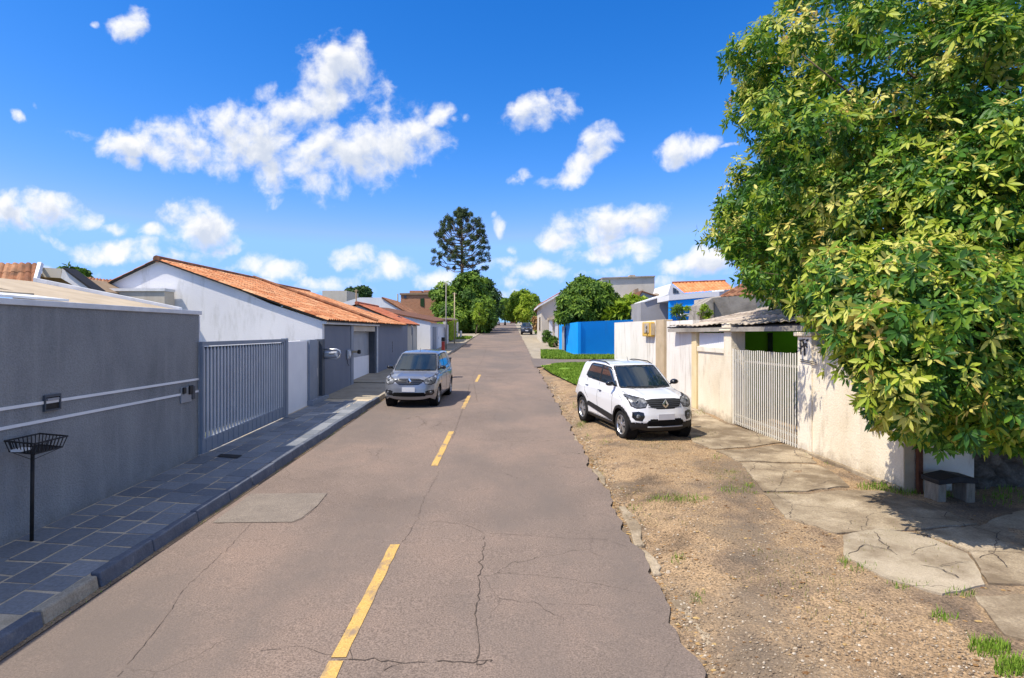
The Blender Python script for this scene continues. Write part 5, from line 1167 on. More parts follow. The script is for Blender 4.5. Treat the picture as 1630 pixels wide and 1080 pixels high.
leaf_tree('broadleaf_tree', 'green bush beside the pale gabled house', 'tree', (4.0, 74, g(74)), [ell(858,498,74,8,14), ell(862,515,72,10,12)], 'leaf_green', 60, 24, .4, .55, .1)
leaf_tree('broadleaf_tree', 'leafy mid-green tree rising above the bright blue wall', 'tree', (6.2, 46, g(46)), [ell(934,484,46,34,32), ell(912,495,45,20,24), ell(958,488,46,22,24), ell(925,462,46,14,14), ell(946,466,46,16,14)], 'leaf_green', 170, 44, .36, .62, .22, tint=(.5,.4), wr=.38)
leaf_tree('tall_shrub', 'light yellow-green broad-leaved shrub behind the blue wall', 'shrub', (8.9, 44.5, g(44)), [ell(1010,496,44.5,24,14), ell(990,502,44.5,14,10), ell(1028,500,44.5,12,9)], 'leaf_yellow', 110, 16, .75, .5, .1, tint=(.4,.3), wr=.3)
leaf_tree('garden_shrub', 'small clipped green bush left of the blue wall', 'shrub', (3.95, 49.5, g(49)), [((4.0-.25, 52, g(52)+.5), (.28,.3,.5))], 'leaf_green', 30, 16, .16, .16, .03)
leaf_tree('garden_shrub', 'clipped dark bush before the pale house porch', 'shrub', (3.75, 55, g(55)), [(tuple(P(871,536,54)), (.32,.35,.5))], 'leaf_green', 30, 16, .16, .16, .03, tint=(.2,.2))
leaf_tree('flowering_shrub', 'reddish leaved shrub by the pale house corner', 'shrub', (3.7, 70, g(70)), [(tuple(P(857,507,70)), (.5,.5,1.3))], 'litter', 34, 18, .25, .3, .05)
leaf_tree('yard_plant', 'spiky green plant in the yard before the bright blue building', 'plant', (10.2, 35, g(35)), [(tuple(P(1081,496,35)), (.25,.25,.4))], 'leaf_green', 10, 10, .35, .15, .03, wr=.15)
leaf_tree('creeper', 'yellow-green creeper hanging along the concrete annex wall', 'plant', (7.6, 23.5, g(23)), [(tuple(P(1122,497,23.5)), (.22,.2,.2)), (tuple(P(1105,489,23.5)), (.5,.15,.06))], 'leaf_yellow', 16, 12, .10, .10, .02)
# far wooded background past the crest and behind houses
leaf_tree('tree_line', 'distant dark trees on the left horizon beyond the brick building', 'tree', (-22, 150, g(150)), [ell(690,492,150,40,12), ell(640,494,150,40,8), ell(600,492,150,30,8)], 'leaf_dark', 90, 24, .8, 1.3, .3)
# ivy wall
t = thing('ivy_wall', 'wall covered with bright green ivy past the low white house', 'wall', (-6.2, 62, g(62)))
MB().box(-6.5, -6.25, 58, 72, gb(58), 4.05).build('wall', M['old_white'], t)
n = 1500; C = np.stack([np.full(n, -6.2)+rng.uniform(-.05,.12,n), rng.uniform(59.5, 66, n), 0*np.ones(n)], 1); C[:, 2] = rng.uniform(2.2, 4.2, n)
V, Fq, tt = leaf_rosettes(C, np.tile([1., -.5, .2], (n, 1)), np.full(n, .28), rng.uniform(.4, 1, n), 5, .5); np_mesh('ivy', V, Fq, M['leaf_yellow'], t, attr=tt)
n = 500; C = np.stack([rng.uniform(-6.5,-6.1,n), np.full(n, 59.3), rng.uniform(3.0, 4.2, n)], 1)
V, Fq, tt = leaf_rosettes(C, np.tile([0, -1, .2], (n, 1)), np.full(n, .25), rng.uniform(.4, 1, n), 5, .5); np_mesh('ivy', V, Fq, M['leaf_yellow'], t, attr=tt)
t = thing('bollard', 'short white bollard on the far left pavement beyond the ivy wall', 'bollard', (-5.7, YX(733,-5.7), g(68)))
Yb = YX(733.5, -5.7); MB().lathe((-5.7, Yb, g(Yb)+.05), (0,0,1), [(.13,0),(.13,.8),(.10,.88),(0,.9)], 12).build('post', M['coping'], t)
MB().lathe((-5.7, Yb, g(Yb)-.1), (0,0,1), [(.2,0),(.2,.16),(.13,.17)], 12).build('base', M['concrete_old'], t)
sp = []
for _ in range(900): x, y = random.uniform(-6.0, -4.6), random.uniform(36, 44); sp.append((x, y, g(y)+.12, 1.4)) if (x+y*.7) % 2 < .6 else None
for _ in range(900): x, y = random.uniform(-6.0, -4.5), random.uniform(66, 72); sp.append((x, y, g(y)+.05, 2.2))
blades('weeds', sp, 'tufts of grass on the far left pavement', h=(.05,.14), w=.02)

# araucaria
def araucaria():
    Y = 112; b = Vector(((735-CX)/F*Y, Y, g(Y))); s = Y/F
    t = thing('araucaria_pine', 'tall umbrella pine with round open crown of tufted branches above the far road', 'tree', b)
    zt = CH+(HY-345)*s; mb = MB(); mb.tube([b, b+Vector((.1,0,8)), Vector((b.x,b.y,zt))], [.42,.34,.12], 12)
    C = []; Nn = []; T = []; rr = random.Random(11)
    z0 = CH+(HY-432)*s; zc = CH+(HY-392)*s; RX = 46*s
    def tuft(c, r, dirv):
        n = 46; q = rand_dir(n)*.85+np.array(dirv)*.5; q /= np.linalg.norm(q, axis=1, keepdims=True); C.append(np.array(c)+q*r*rng.uniform(.35, 1, (n, 1))); Nn.append(q); T.append(rng.uniform(0, .9, n))
    for k in range(70):
        u = (k/70)**.9; zb = z0-.3+(zt-z0)*u*.92; a = k*2.399+rr.uniform(-.3,.3)
        # silhouette: widest low, rounding to the top
        ztip = zb+ (1.0+1.6*u); tt = min(max((ztip-z0)/(zt+.8-z0), 0), 1)
        rad = RX*math.sqrt(max(1-(max(tt-.2, 0)/.8)**2.7, .02))*(.88+.12*rr.random())
        if tt < .22: rad *= .97
        rad *= rr.choice((1,1,1,.92,.8))
        d = Vector((math.cos(a), math.sin(a), 0)); st = Vector((b.x, b.y, zb)); en = st+d*rad+Vector((0,0,ztip-zb))
        mid = st+d*rad*.55+Vector((0,0,(ztip-zb)*.15)); mb.tube([st, mid, en], [.10,.075,.04], 6)
        tuft(en, .6, (d.x,d.y,.5))
        for q in range(2 if rad > RX*.5 else 1):
            a2 = a+rr.uniform(-.30,.30); r2 = rad*rr.uniform(.74,.98); e2 = Vector((b.x,b.y,0))+Vector((math.cos(a2),math.sin(a2),0))*r2+Vector((0,0,ztip+rr.uniform(-.5,.3))); mb.tube([mid, e2], [.05,.03], 5); tuft(e2, .44, (d.x,d.y,.5))
    for k in range(14): a = k*2.4; tuft((b.x+math.cos(a)*1.3*(k/14), b.y+math.sin(a)*1.3*(k/14), zt+.2), .7, (0,0,1))
    C_ = np.concatenate(C); V, Fq, tt = leaf_rosettes(C_, np.concatenate(Nn), rng.uniform(.22, .36, len(C_)), np.concatenate(T), 5, .28); np_mesh('crown', V, Fq, M['leaf_pine'], t, attr=tt)
    mb.build('trunk', M['bark'], t, smooth=True)
araucaria()

# ------------------------------------------------------------------ cars
defm('car_white', [(.74,.75,.77),(.76,.77,.79)], scale=1, rough=.28, coat=1, spec=.5, obj_coord=True)
defm('car_silver', [(.27,.285,.32),(.29,.305,.34)], scale=1, rough=.32, metal=.65, coat=1, obj_coord=True)
defm('car_red', [(.35,.02,.02)], rough=.3, coat=1, obj_coord=True)
defm('car_dark', [(.03,.035,.045)], rough=.3, coat=1, obj_coord=True)
defm('car_glass', [(.006,.014,.026),(.012,.026,.042)], scale=.9, rough=.04, spec=.55, coat=.35, obj_coord=True)
defm('car_black', [(.014,.014,.015),(.022,.022,.023)], scale=12, rough=.55, obj_coord=True)
defm('car_gloss_black', (.010,.010,.012), rough=.15, coat=.6)
defm('chrome', (.75,.76,.78), rough=.12, metal=1)
defm('lamp_glass', [(.03,.033,.037),(.10,.105,.115),(.45,.47,.50)], scale=9, rough=.3, spec=.4, coat=.5, metal=.0, obj_coord=True)
defm('lamp_amber', (.55,.24,.04), rough=.2, coat=1)
defm('tail_red', (.35,.01,.01), rough=.15, coat=1)
defm('tyre', [(.012,.012,.012),(.024,.023,.022)], scale=10, rough=.9, obj_coord=True)
defm('rim', (.50,.51,.53), rough=.3, metal=.8)
defm('plate', [(.60,.61,.64),(.66,.67,.70)], scale=6, rough=.5, obj_coord=True)
defm('underbody', (.006,.006,.006), rough=1)

def interp(x, xs, ys): return np.interp(x, xs, ys)
def smax(a, b, k): h = np.clip(.5+.5*(a-b)/k, 0, 1); return b+(a-b)*h+k*h*(1-h)
def smin(a, b, k): return -smax(-a, -b, k)
def car_shape(D):
    L2, W2 = D['L']/2, D['W']/2
    def f(p):
        x, y, z = p[..., 0], np.abs(p[..., 1]), p[..., 2]
        top = z - interp(x, D['belt_x'], D['belt_z']) + D.get('hood_crown', .10)*y**2 - D.get('crease', .012)*np.exp(-((y-.42)/.07)**2)*(x > .7)
        wl = interp(z, D['w_z'], D['w_v'])*W2
        wl = wl - .10*np.clip((x-L2+.62)/.62, 0, 1)**2 - .07*np.clip((-x-L2+.6)/.6, 0, 1)**2 + .022*np.exp(-((x-D['ax'][0])/.36)**2)*(z < .82) + .022*np.exp(-((x-D['ax'][1])/.36)**2)*(z < .86)
        side = y - wl
        fr = x - interp(z, D['f_z'], D['f_x']) + D.get('front_c', .50)*y**3*1.1
        re = -x - interp(z, D['r_z'], D['r_x']) + .30*y**3
        low = smax(smax(top, side, .07), smax(fr, re, .05), .06); low = smax(low, D.get('clear', .2)-z, .05)
        rf = z - interp(x, D['roof_x'], D['roof_z']) + .10*y**2
        sg = y - interp(z, D['g_z'], D['g_v'])
        (x0, z0), (x1, z1) = D['ws']; n = np.array([z1-z0, x0-x1]); n = n/np.linalg.norm(n); ws = (x-x0)*n[0]+(z-z0)*n[1]+.16*y**2
        (x0, z0), (x1, z1) = D['rs']; n = np.array([-(z0-z1), (x1-x0)*-1]); n = np.array([-(z1-z0), (x1-x0)]) ; n = n/np.linalg.norm(n)
        if n[0] > 0: n = -n
        rs = (x-x0)*n[0]+(z-z0)*n[1]+.12*y**2
        gr = smax(smax(rf, sg, .07), smax(ws, rs, .03), .05); gr = smax(gr, .6-z, .02)
        return smin(low, gr, .035)
    return f
def poly_mask(a, b, poly):
    c = np.zeros(a.shape, bool); j = len(poly)-1
    for i in range(len(poly)):
        (xi, yi), (xj, yj) = poly[i], poly[j]
        c ^= ((yi > b) != (yj > b)) & (a < (xj-xi)*(b-yi)/((yj-yi) or 1e-9)+xi); j = i
    return c
def snap(V, sel, ia, ib, poly, tol):
    idx = np.where(sel)[0]
    if len(idx) == 0: return
    p = V[idx][:, [ia, ib]]; best = np.full(len(idx), 1e9); bp = p.copy()
    for i in range(len(poly)):
        a = np.array(poly[i], float); b = np.array(poly[(i+1) % len(poly)], float); d = b-a; tt = np.clip(((p-a)@d)/(d@d), 0, 1); q = a+tt[:, None]*d; ds = np.linalg.norm(p-q, axis=1)
        k = ds < best; best[k] = ds[k]; bp[k] = q[k]
    k = best < tol; V[idx[k], ia] = bp[k, 0]; V[idx[k], ib] = bp[k, 1]

def make_car(D, name, label, paint, parts_label=None):
    f = car_shape(D); L2, W2, H = D['L']/2, D['W']/2, D['H']; ZS = D['zs']; h = .021
    root = thing(name, label, 'car', (0,0,0), local=True)
    def grid(a0, a1, b0, b1): na = int((a1-a0)/h)+1; nb = int((b1-b0)/h)+1; A, B = np.meshgrid(np.linspace(a0, a1, na), np.linspace(b0, b1, nb), indexing='ij'); return A, B, na, nb
    bx, by, bz0, bz1 = L2+.02, W2+.02, .16, H+.04; Vs = []; Fs = []; off = 0
    def addg(P3, na, nb, flip):
        nonlocal off
        Vs.append(P3.reshape(-1, 3)); i, j = np.meshgrid(np.arange(na-1), np.arange(nb-1), indexing='ij'); a = (i*nb+j).ravel()+off
        q = np.stack([a, a+1, a+nb+1, a+nb], 1); Fs.append(q[:, ::-1] if flip else q); off += na*nb
    for s in (1, -1):
        A, B, na, nb = grid(-by, by, bz0, bz1); addg(np.stack([np.full_like(A, s*bx), A, B], -1), na, nb, s > 0)
    for s in (1, -1):
        A, B, na, nb = grid(-bx, bx, bz0, bz1); addg(np.stack([A, np.full_like(A, s*by), B], -1), na, nb, s < 0)
    A, B, na, nb = grid(-bx, bx, -by, by); addg(np.stack([A, B, np.full_like(A, bz1)], -1), na, nb, True)
    V = np.concatenate(Vs); Fq = np.concatenate(Fs)
    cz = .62; lim = L2-.78; c = np.stack([np.clip(V[:, 0]*.82, -lim, lim), np.zeros(len(V)), np.full(len(V), cz)+np.clip(.12-np.abs(V[:,0])*.1, 0, .2)], 1)
    # keep side rays near-perpendicular
    d = V-c; lo = np.full(len(V), .03); hi = np.full(len(V), 1.6)
    for _ in range(34):
        m = (lo+hi)/2; v = f(c+d*m[:, None]) > 0; hi = np.where(v, m, hi); lo = np.where(v, lo, m)
    V = c+d*((lo+hi)/2)[:, None]
    # weld
    key = np.round(V/1e-4).astype(np.int64); _, inv0, inv = np.unique(key, axis=0, return_index=True, return_inverse=True); inv = inv.ravel(); V = V[inv0]; Fq = inv[Fq]
    ok = np.array([True]*len(Fq)); 
    def nrm():
        a, b_, c_, d_ = (V[Fq[:, k]] for k in range(4)); n = np.cross(c_-a, d_-b_); return n/(np.linalg.norm(n, axis=1, keepdims=True)+1e-12)
    n = nrm(); cen = V[Fq].mean(1)
    if np.mean(np.sum(n*(cen-np.array([0,0,.7])), axis=1) > 0) < .5: Fq = Fq[:, ::-1]; n = nrm()
    # fix individual flips
    flip = np.sum(n*(cen-np.array([0,0,.65])*1-np.stack([cen[:,0]*.8,0*cen[:,0],0*cen[:,0]],1)), axis=1) < 0
    Fq[flip] = Fq[flip][:, ::-1]
    vn = np.zeros_like(V); n = nrm()
    for k in range(4): np.add.at(vn, Fq[:, k], n)
    vn /= (np.linalg.norm(vn, axis=1, keepdims=True)+1e-9)
    # snap vertices onto feature outlines for crisp edges
    for (kind, nm, poly, m, sub) in D['features']:
        if kind == 'side':
            for s in (1, -1): snap(V, (V[:, 1]*s > .35) & (np.abs(vn[:, 1]) > .5), 0, 2, poly, h*.5)
        elif kind == 'front':
            for s in (1, -1):
                pl = [(s*a, b) for a, b in poly]; snap(V, (vn[:, 0] > .25) & (V[:, 0] > D['fx0'].get(nm, 0.1)), 1, 2, pl, h*.5)
    cen = V[Fq].mean(1); n = nrm(); reg = np.full(len(Fq), -1); names = []
    for fi, (kind, nm, poly, m, sub) in enumerate(D['features']):
        free = reg == -1
        if kind == 'side':
            mk = poly_mask(cen[:, 0], cen[:, 2], poly) & (np.abs(cen[:, 1]) > .35) & (np.abs(n[:, 1]) > .35)
            for s, nm2 in ((1, 0), (-1, 1)):
                names.append((nm, m)); reg[mk & free & (cen[:, 1]*s > 0)] = len(names)-1
        elif kind == 'front':
            sy = (1, -1) if sub == 'pair' else (1,); 
            for s in sy:
                y = cen[:, 1]*s if sub == 'pair' else np.abs(cen[:, 1]); mk = poly_mask(y, cen[:, 2], poly) & (cen[:, 0] > D['fx0'].get(nm, .1)) & (n[:, 0] > .12)
                names.append((nm, m)); reg[mk & free] = len(names)-1
        elif kind == 'rear':
            sy = (1, -1) if sub == 'pair' else (1,)
            for s in sy:
                y = cen[:, 1]*s if sub == 'pair' else np.abs(cen[:, 1]); mk = poly_mask(y, cen[:, 2], poly) & (cen[:, 0] < -.3) & (n[:, 0] < -.2)
                names.append((nm, m)); reg[mk & free] = len(names)-1
        elif kind == 'zlow':
            names.append((nm, m)); reg[free & (cen[:, 2] < poly)] = len(names)-1
    # wheel arches
    rw = D['rw']; wz = rw/ZS*1.0
    for ax in D['ax']:
        r = np.hypot(cen[:, 0]-ax, (cen[:, 2]*ZS-rw)); arch = rw+.055
        sd = np.abs(cen[:, 1]) > W2-.26
        for k, s in enumerate((1, -1)):
            pass
        reg[(r < arch) & sd & (cen[:, 2]*ZS < rw+arch)] = -9
    # arch cladding
    if D.get('cladding'):
        names.append(('arch_trim', 'car_black')); ci = len(names)-1
        for ax in D['ax']:
            r = np.hypot(cen[:, 0]-ax, (cen[:, 2]*ZS-rw)); reg[(r >= rw+.055) & (r < rw+.115) & (np.abs(cen[:, 1]) > W2-.2) & (reg != -9) & (cen[:, 2] < .95)] = ci
    VZ = V.copy(); VZ[:, 2] *= ZS
    def emit(nm, mask, m, offs=0.0, smooth=True):
        fs = Fq[mask]
        if len(fs) == 0: return None
        u, iv = np.unique(fs, return_inverse=True); vv = VZ[u]+vn[u]*offs; return np_mesh(nm, vv, iv.reshape(-1, 4), M[m], root, smooth=smooth)
    emit('body', reg == -1, paint)
    offd = {'lower_bumper': .012, 'arch_trim': .014, 'side_cladding': .014, 'windshield': 0, 'window_trim': .001}
    for i, (nm, m) in enumerate(names): emit(nm, reg == i, m, offd.get(nm, .002))
    # inner dark liners
    for ax in D['ax']:
        for s in (1, -1):
            mb = MB(); mb.lathe((ax, s*(W2-.27), rw), (0, s, 0), [(.001,0),(rw+.05,0),(rw+.06,.24)], 24); mb.build('wheel_well', M['underbody'], root)
    MB().box(-L2+.25, L2-.25, -W2+.28, W2-.28, .2, .55).build('underbody', M['underbody'], root)
    # wheels
    for ax in D['ax']:
        for s in (1, -1):
            cy = s*(W2-.115); w = thing('wheel', '', '', (ax, cy, rw), local=True); del w['label']; del w['category']; w.parent = root
            tw = .10; ri = rw*.68
            MB().lathe((0,0,0), (0,s,0), [(ri,-tw),(rw*.93,-tw),(rw*.99,-tw*.75),(rw,-tw*.4),(rw,tw*.4),(rw*.99,tw*.75),(rw*.93,tw),(rw*.80,tw*1.08),(ri,tw*.95)], 36).build('tyre', M['tyre'], w, smooth=True)
            mb = MB(); mb.lathe((0,0,0), (0,s,0), [(ri*1.01,tw*.95),(ri*.97,tw*.98),(ri*.92,tw*.8),(ri*.9,-tw*.4)], 36)
            nsp = 5
            for k in range(nsp):
                for dd in (-.17, .17):
                    a0 = 2*math.pi*k/nsp+.3; a1 = a0+dd; r0, r1 = ri*.12, ri*.95; w0 = .022
                    p0 = Vector((math.cos(a0+dd*.9)*r0*1.4, 0, math.sin(a0+dd*.9)*r0*1.4)); p1 = Vector((math.cos(a1)*r1, 0, math.sin(a1)*r1)); dv = (p1-p0).normalized(); nn = Vector((-dv.z, 0, dv.x))*w0
                    yo = s*tw*.86; mb.hexa([p0-nn+Vector((0,yo-s*.03,0)), p0+nn+Vector((0,yo-s*.03,0)), p1+nn*.8+Vector((0,yo-s*.04,0)), p1-nn*.8+Vector((0,yo-s*.04,0)), p0-nn+Vector((0,yo,0)), p0+nn+Vector((0,yo,0)), p1+nn*.8+Vector((0,yo-s*.005,0)), p1-nn*.8+Vector((0,yo-s*.005,0))])
            mb.lathe((0,0,0), (0,s,0), [(ri*.24,tw*.6),(ri*.24,tw*.88),(ri*.17,tw*.95),(.001,tw*.95)], 16)
            mb.build('rim', M['rim'], w); MB().lathe((0,0,0), (0,s,0), [(.001,tw*.15),(ri*.9,tw*.15)], 24).build('brake_disc', M['underbody'], w)
    # surface probes
    def solve(p0, p1):
        p0, p1 = np.array(p0, float), np.array(p1, float); lo_, hi_ = 0., 1.
        for _ in range(30):
            m_ = (lo_+hi_)/2
            if f((p0+(p1-p0)*m_)[None])[0] > 0: hi_ = m_
            else: lo_ = m_
        p = p0+(p1-p0)*lo_; return Vector((p[0], p[1], p[2]*ZS))
    side = lambda x, z, s: solve((x, 0, z), (x, s*1.3, z)); front = lambda y, z: solve((.3, y, z), (2.6, y, z)); topp = lambda x, y: solve((x, y, .5), (x, y, 2.2))
    def dens(pts, k=8): 
        o = []
        for i in range(len(pts)-1):
            for q in range(k): t_ = q/k; o.append(tuple(pts[i][j]+(pts[i+1][j]-pts[i][j])*t_ for j in (0, 1)))
        return o+[pts[-1]]
    mb = MB()
    for s in (1, -1):
        for line in D['seams']: mb.tube([side(x, z, s) for x, z in dens(line)], .0045, 4)
    for s in (1, -1): mb.tube([topp(x, s*y) for x, y in dens(D['hood_seam'])], .005, 4)
    mb.build('panel_gaps', M['underbody'], root)
    for s in (1, -1):
        for (x, z) in D['handles']:
            p = side(x, z, s); mb = MB(); mb.tube([p+Vector((-.075,0,0)), p+Vector((-.06,s*.025,.003)), p+Vector((.06,s*.025,.003)), p+Vector((.075,0,0))], [.010,.012,.012,.010], 6); mb.build('door_handle', M[D.get('handle_m', 'car_gloss_black')], root, smooth=True)
        # mirrors
        p = side(D['mirror'][0], D['mirror'][1], s)
        mb = MB(); cxm, cym, czm = p.x, p.y+s*.13, p.z+.05; ring = []
        for i_, (dx, sc) in enumerate(((-.045, .9), (-.02, 1), (.03, .88), (.065, .55), (.08, .15))):
            ring.append(mb.vs([(cxm+dx, cym+math.cos(a)*.105*sc, czm+math.sin(a)*.07*sc*(1 if math.sin(a) > 0 else .85)) for a in [2*math.pi*k/14 for k in range(14)]]))
        for i_ in range(4):
            for k in range(14): q = (k+1) % 14; mb.f.append((ring[i_]+k, ring[i_]+q, ring[i_+1]+q, ring[i_+1]+k))
        mb.f.append(tuple(ring[0]+k for k in range(14))); mb.f.append(tuple(ring[4]+k for k in range(14)))
        mb.tube([p+Vector((0,-s*.02,-.005)), (cxm, cym-s*.05, czm-.02)], .022, 8); mb.build('wing_mirror', M['car_gloss_black'], root, smooth=True)
        if D.get('rails'):
            pts = [topp(x, s*D['rails'][2])+Vector((0,0,.0 if i in (0, 6) else .035)) for i, x in enumerate(np.linspace(D['rails'][0], D['rails'][1], 7))]; MB().tube(pts, .014, 8).build('roof_rail', M['car_black'], root, smooth=True)
        # fog lamps
        fy, fz = D['fog']; p = front(s*fy, fz); fo = MB().lathe(p+Vector((-.01,0,0)), (1, s*.25, 0), [(.048,0),(.044,.02),(.03,.03),(.001,.032)], 14).build('fog_lamp', M['lamp_glass'], root, smooth=True)
        # headlamp projector
        hy, hz = D['projector']; p = front(s*hy, hz); MB().lathe(p+Vector((-.012,0,0)), (1, s*.3, .1), [(.040,0),(.038,.014),(.02,.020),(.001,.022)], 16).build('headlamp_lens', M['window_glass'], root, smooth=True)
    # plate, emblem
    py0, pz0, pw, ph = 0, D['plate_z'], .20, .068
    p = front(0, pz0); MB().box(p.x+.004, p.x+.018, -pw, pw, p.z-ph, p.z+ph).build('number_plate', M['plate'], root, bevel=.006)
    ez, ew, eh = D['emblem']; mb = MB(); p = front(0, ez); X0 = p.x+.008; zc = p.z
    o4 = [(0, eh), (ew, 0), (0, -eh), (-ew, 0)]; i4 = [(a*.38, b*.38) for a, b in o4]
    for k in range(4):
        a, b = o4[k], o4[(k+1) % 4]; c_, d_ = i4[k], i4[(k+1) % 4]
        mb.hexa([(X0,a[0],zc+a[1]),(X0,b[0],zc+b[1]),(X0,d_[0],zc+d_[1]),(X0,c_[0],zc+c_[1]),(X0+.012,a[0]*.96,zc+a[1]*.96),(X0+.012,b[0]*.96,zc+b[1]*.96),(X0+.02,d_[0],zc+d_[1]),(X0+.02,c_[0],zc+c_[1])])
    mb.build('emblem', M['chrome'], root)
    if D.get('grille_lines'):
        mb = MB()
        for z in D['grille_lines']: mb.tube([front(y, z)+Vector((.004,0,0)) for y in np.linspace(-.40, .40, 13)], .006, 5)
        mb.build('grille_bars', M['dark_steel' if not D.get('chrome_bar') else 'chrome'], root)
    if D.get('skid'):
        MB().tube([front(y, D['skid'])+Vector((.012,0,0)) for y in np.linspace(-.42, .42, 13)], [.016]*13, 6).build('bumper_trim', M['plastic_grey'], root, smooth=True)
    ap = topp(D['roof_x'][-2]+1.25 if D.get('ant') is None else D['ant'], 0); MB().tube([ap, ap+Vector((-.07,0,.12))], [.008,.004], 6).build('antenna', M['plastic_black'], root)
    # wipers
    mb = MB()
    (x0, z0), (x1, z1) = D['ws']
    for (ya_, yb_) in ((.50, .02), (-.02, -.48)):
        mb.tube([front(y, z)+Vector((.012,0,.006)) for y, z in ((ya_, z0+.05), ((ya_+yb_)/2, z0+.045), (yb_, z0+.055))], .008, 5)
    mb.build('wipers', M['plastic_black'], root)
    return root

KW = dict(L=3.68, W=1.60, H=1.50, zs=1.115, rw=.325, ax=(1.19,-1.22), clear=.20,
    belt_x=[-1.84,-1.6,-.8,.5,.88,1.2,1.5,1.68,1.80], belt_z=[.98,1.02,1.0,.98,1.00,.965,.915,.865,.80],
    w_z=[.15,.3,.5,.7,.86,.95,1.05], w_v=[.93,.975,.99,1.0,.975,.95,.90],
    f_z=[.2,.3,.42,.55,.68,.8,.9,1.0], f_x=[1.72,1.80,1.84,1.83,1.80,1.76,1.66,1.45],
    r_z=[.2,.35,.6,.8,1.0,1.2], r_x=[1.70,1.82,1.84,1.80,1.74,1.66],
    roof_x=[-1.9,-1.5,-.9,-.2,.25,.6], roof_z=[1.36,1.42,1.465,1.475,1.44,1.36],
    g_z=[.7,.95,1.2,1.42,1.5], g_v=[.76,.725,.665,.60,.56],
    ws=((1.00,.965),(.24,1.44)), rs=((-1.72,.98),(-1.48,1.42)),
    features=[
      ('front','windshield',[(0,1.005),(.60,1.005),(.62,1.03),(.515,1.375),(.50,1.39),(0,1.40)],'car_glass',None),
      ('front','window_trim',[(0,.985),(.63,.985),(.645,1.02),(.535,1.395),(.50,1.41),(0,1.42)],'car_black',None),
      ('side','side_window',[(.73,1.035),(-.16,1.045),(-.16,1.375),(.20,1.355),(.30,1.325)],'car_glass',None),
      ('side','side_window',[(-.25,1.045),(-.98,1.075),(-1.10,1.12),(-.93,1.34),(-.85,1.37),(-.25,1.38)],'car_glass',None),
      ('side','window_trim',[(.83,1.01),(-.98,1.045),(-1.16,1.10),(-.98,1.37),(-.88,1.40),(-.2,1.405),(.23,1.385),(.35,1.34)],'car_black',None),
      ('front','headlight',[(.40,.80),(.46,.71),(.62,.685),(.71,.73),(.735,.83),(.73,.90),(.66,.885),(.46,.85)],'lamp_glass','pair'),
      ('front','headlight_trim',[(.385,.80),(.45,.69),(.62,.665),(.73,.715),(.76,.83),(.75,.925),(.66,.905),(.45,.868)],'car_black','pair'),
      ('front','grille',[(0,.86),(.28,.855),(.42,.838),(.395,.77),(.34,.70),(.20,.665),(0,.66)],'car_black',None),
      ('front','fog_surround',[(.50,.60),(.60,.62),(.71,.60),(.72,.50),(.66,.44),(.53,.43),(.48,.52)],'car_gloss_black','pair'),
      ('front','air_intake',[(0,.475),(.36,.475),(.44,.41),(.40,.345),(0,.335)],'underbody',None),
      ('front','lower_bumper',[(0,.44),(.36,.44),(.43,.40),(.58,.37),(.82,.40),(.82,.1),(0,.1)],'car_black',None),
      ('side','lower_bumper',[(1.5,.40),(1.95,.40),(1.95,.1),(1.5,.1)],'car_black',None),
      ('side','side_cladding',[(.74,.36),(.80,.42),(-.72,.535),(-.80,.52),(-.80,.44),(.7,.30)],'car_black',None),
      ('side','sill',[(.82,.285),(-.84,.285),(-.84,.1),(.82,.1)],'car_black',None),
      ('rear','tail_light',[(.52,.98),(.74,1.02),(.78,.82),(.60,.80)],'tail_red','pair'),
      ('rear','rear_window',[(0,1.06),(.55,1.06),(.47,1.36),(0,1.37)],'car_glass',None),
      ('rear','rear_bumper',[(0,.46),(.9,.46),(.9,.1),(0,.1)],'car_black',None)],
    fx0={'headlight':1.1,'headlight_trim':1.1,'grille':1.2,'fog_surround':1.2,'air_intake':1.2,'lower_bumper':1.45},
    seams=[[(.72,1.0),(.73,.6),(.66,.30)],[(-.20,1.0),(-.18,.6),(-.14,.30)],[(-.20,1.40),(-.2,1.0)],[(-.78,.60),(-.98,.75),(-1.02,1.04)],[(.72,.30),(-.70,.30)],[(.88,.95),(1.1,.86),(1.3,.80)]],
    hood_seam=[(.96,.66),(1.3,.665),(1.55,.62)], handles=[(-.02,.86),(-.88,.89)], mirror=(.70,1.03), rails=(.05,-1.3,.565), cladding=True,
    fog=(.60,.52), projector=(.60,.79), plate_z=.515, emblem=(.75,.078,.115), grille_lines=(.70,.735,.77,.805,.835), skid=.315, ant=-.1)
kw = make_car(KW, 'parked_car', 'white compact hatchback with black cladding parked on the right dirt verge', 'car_white')

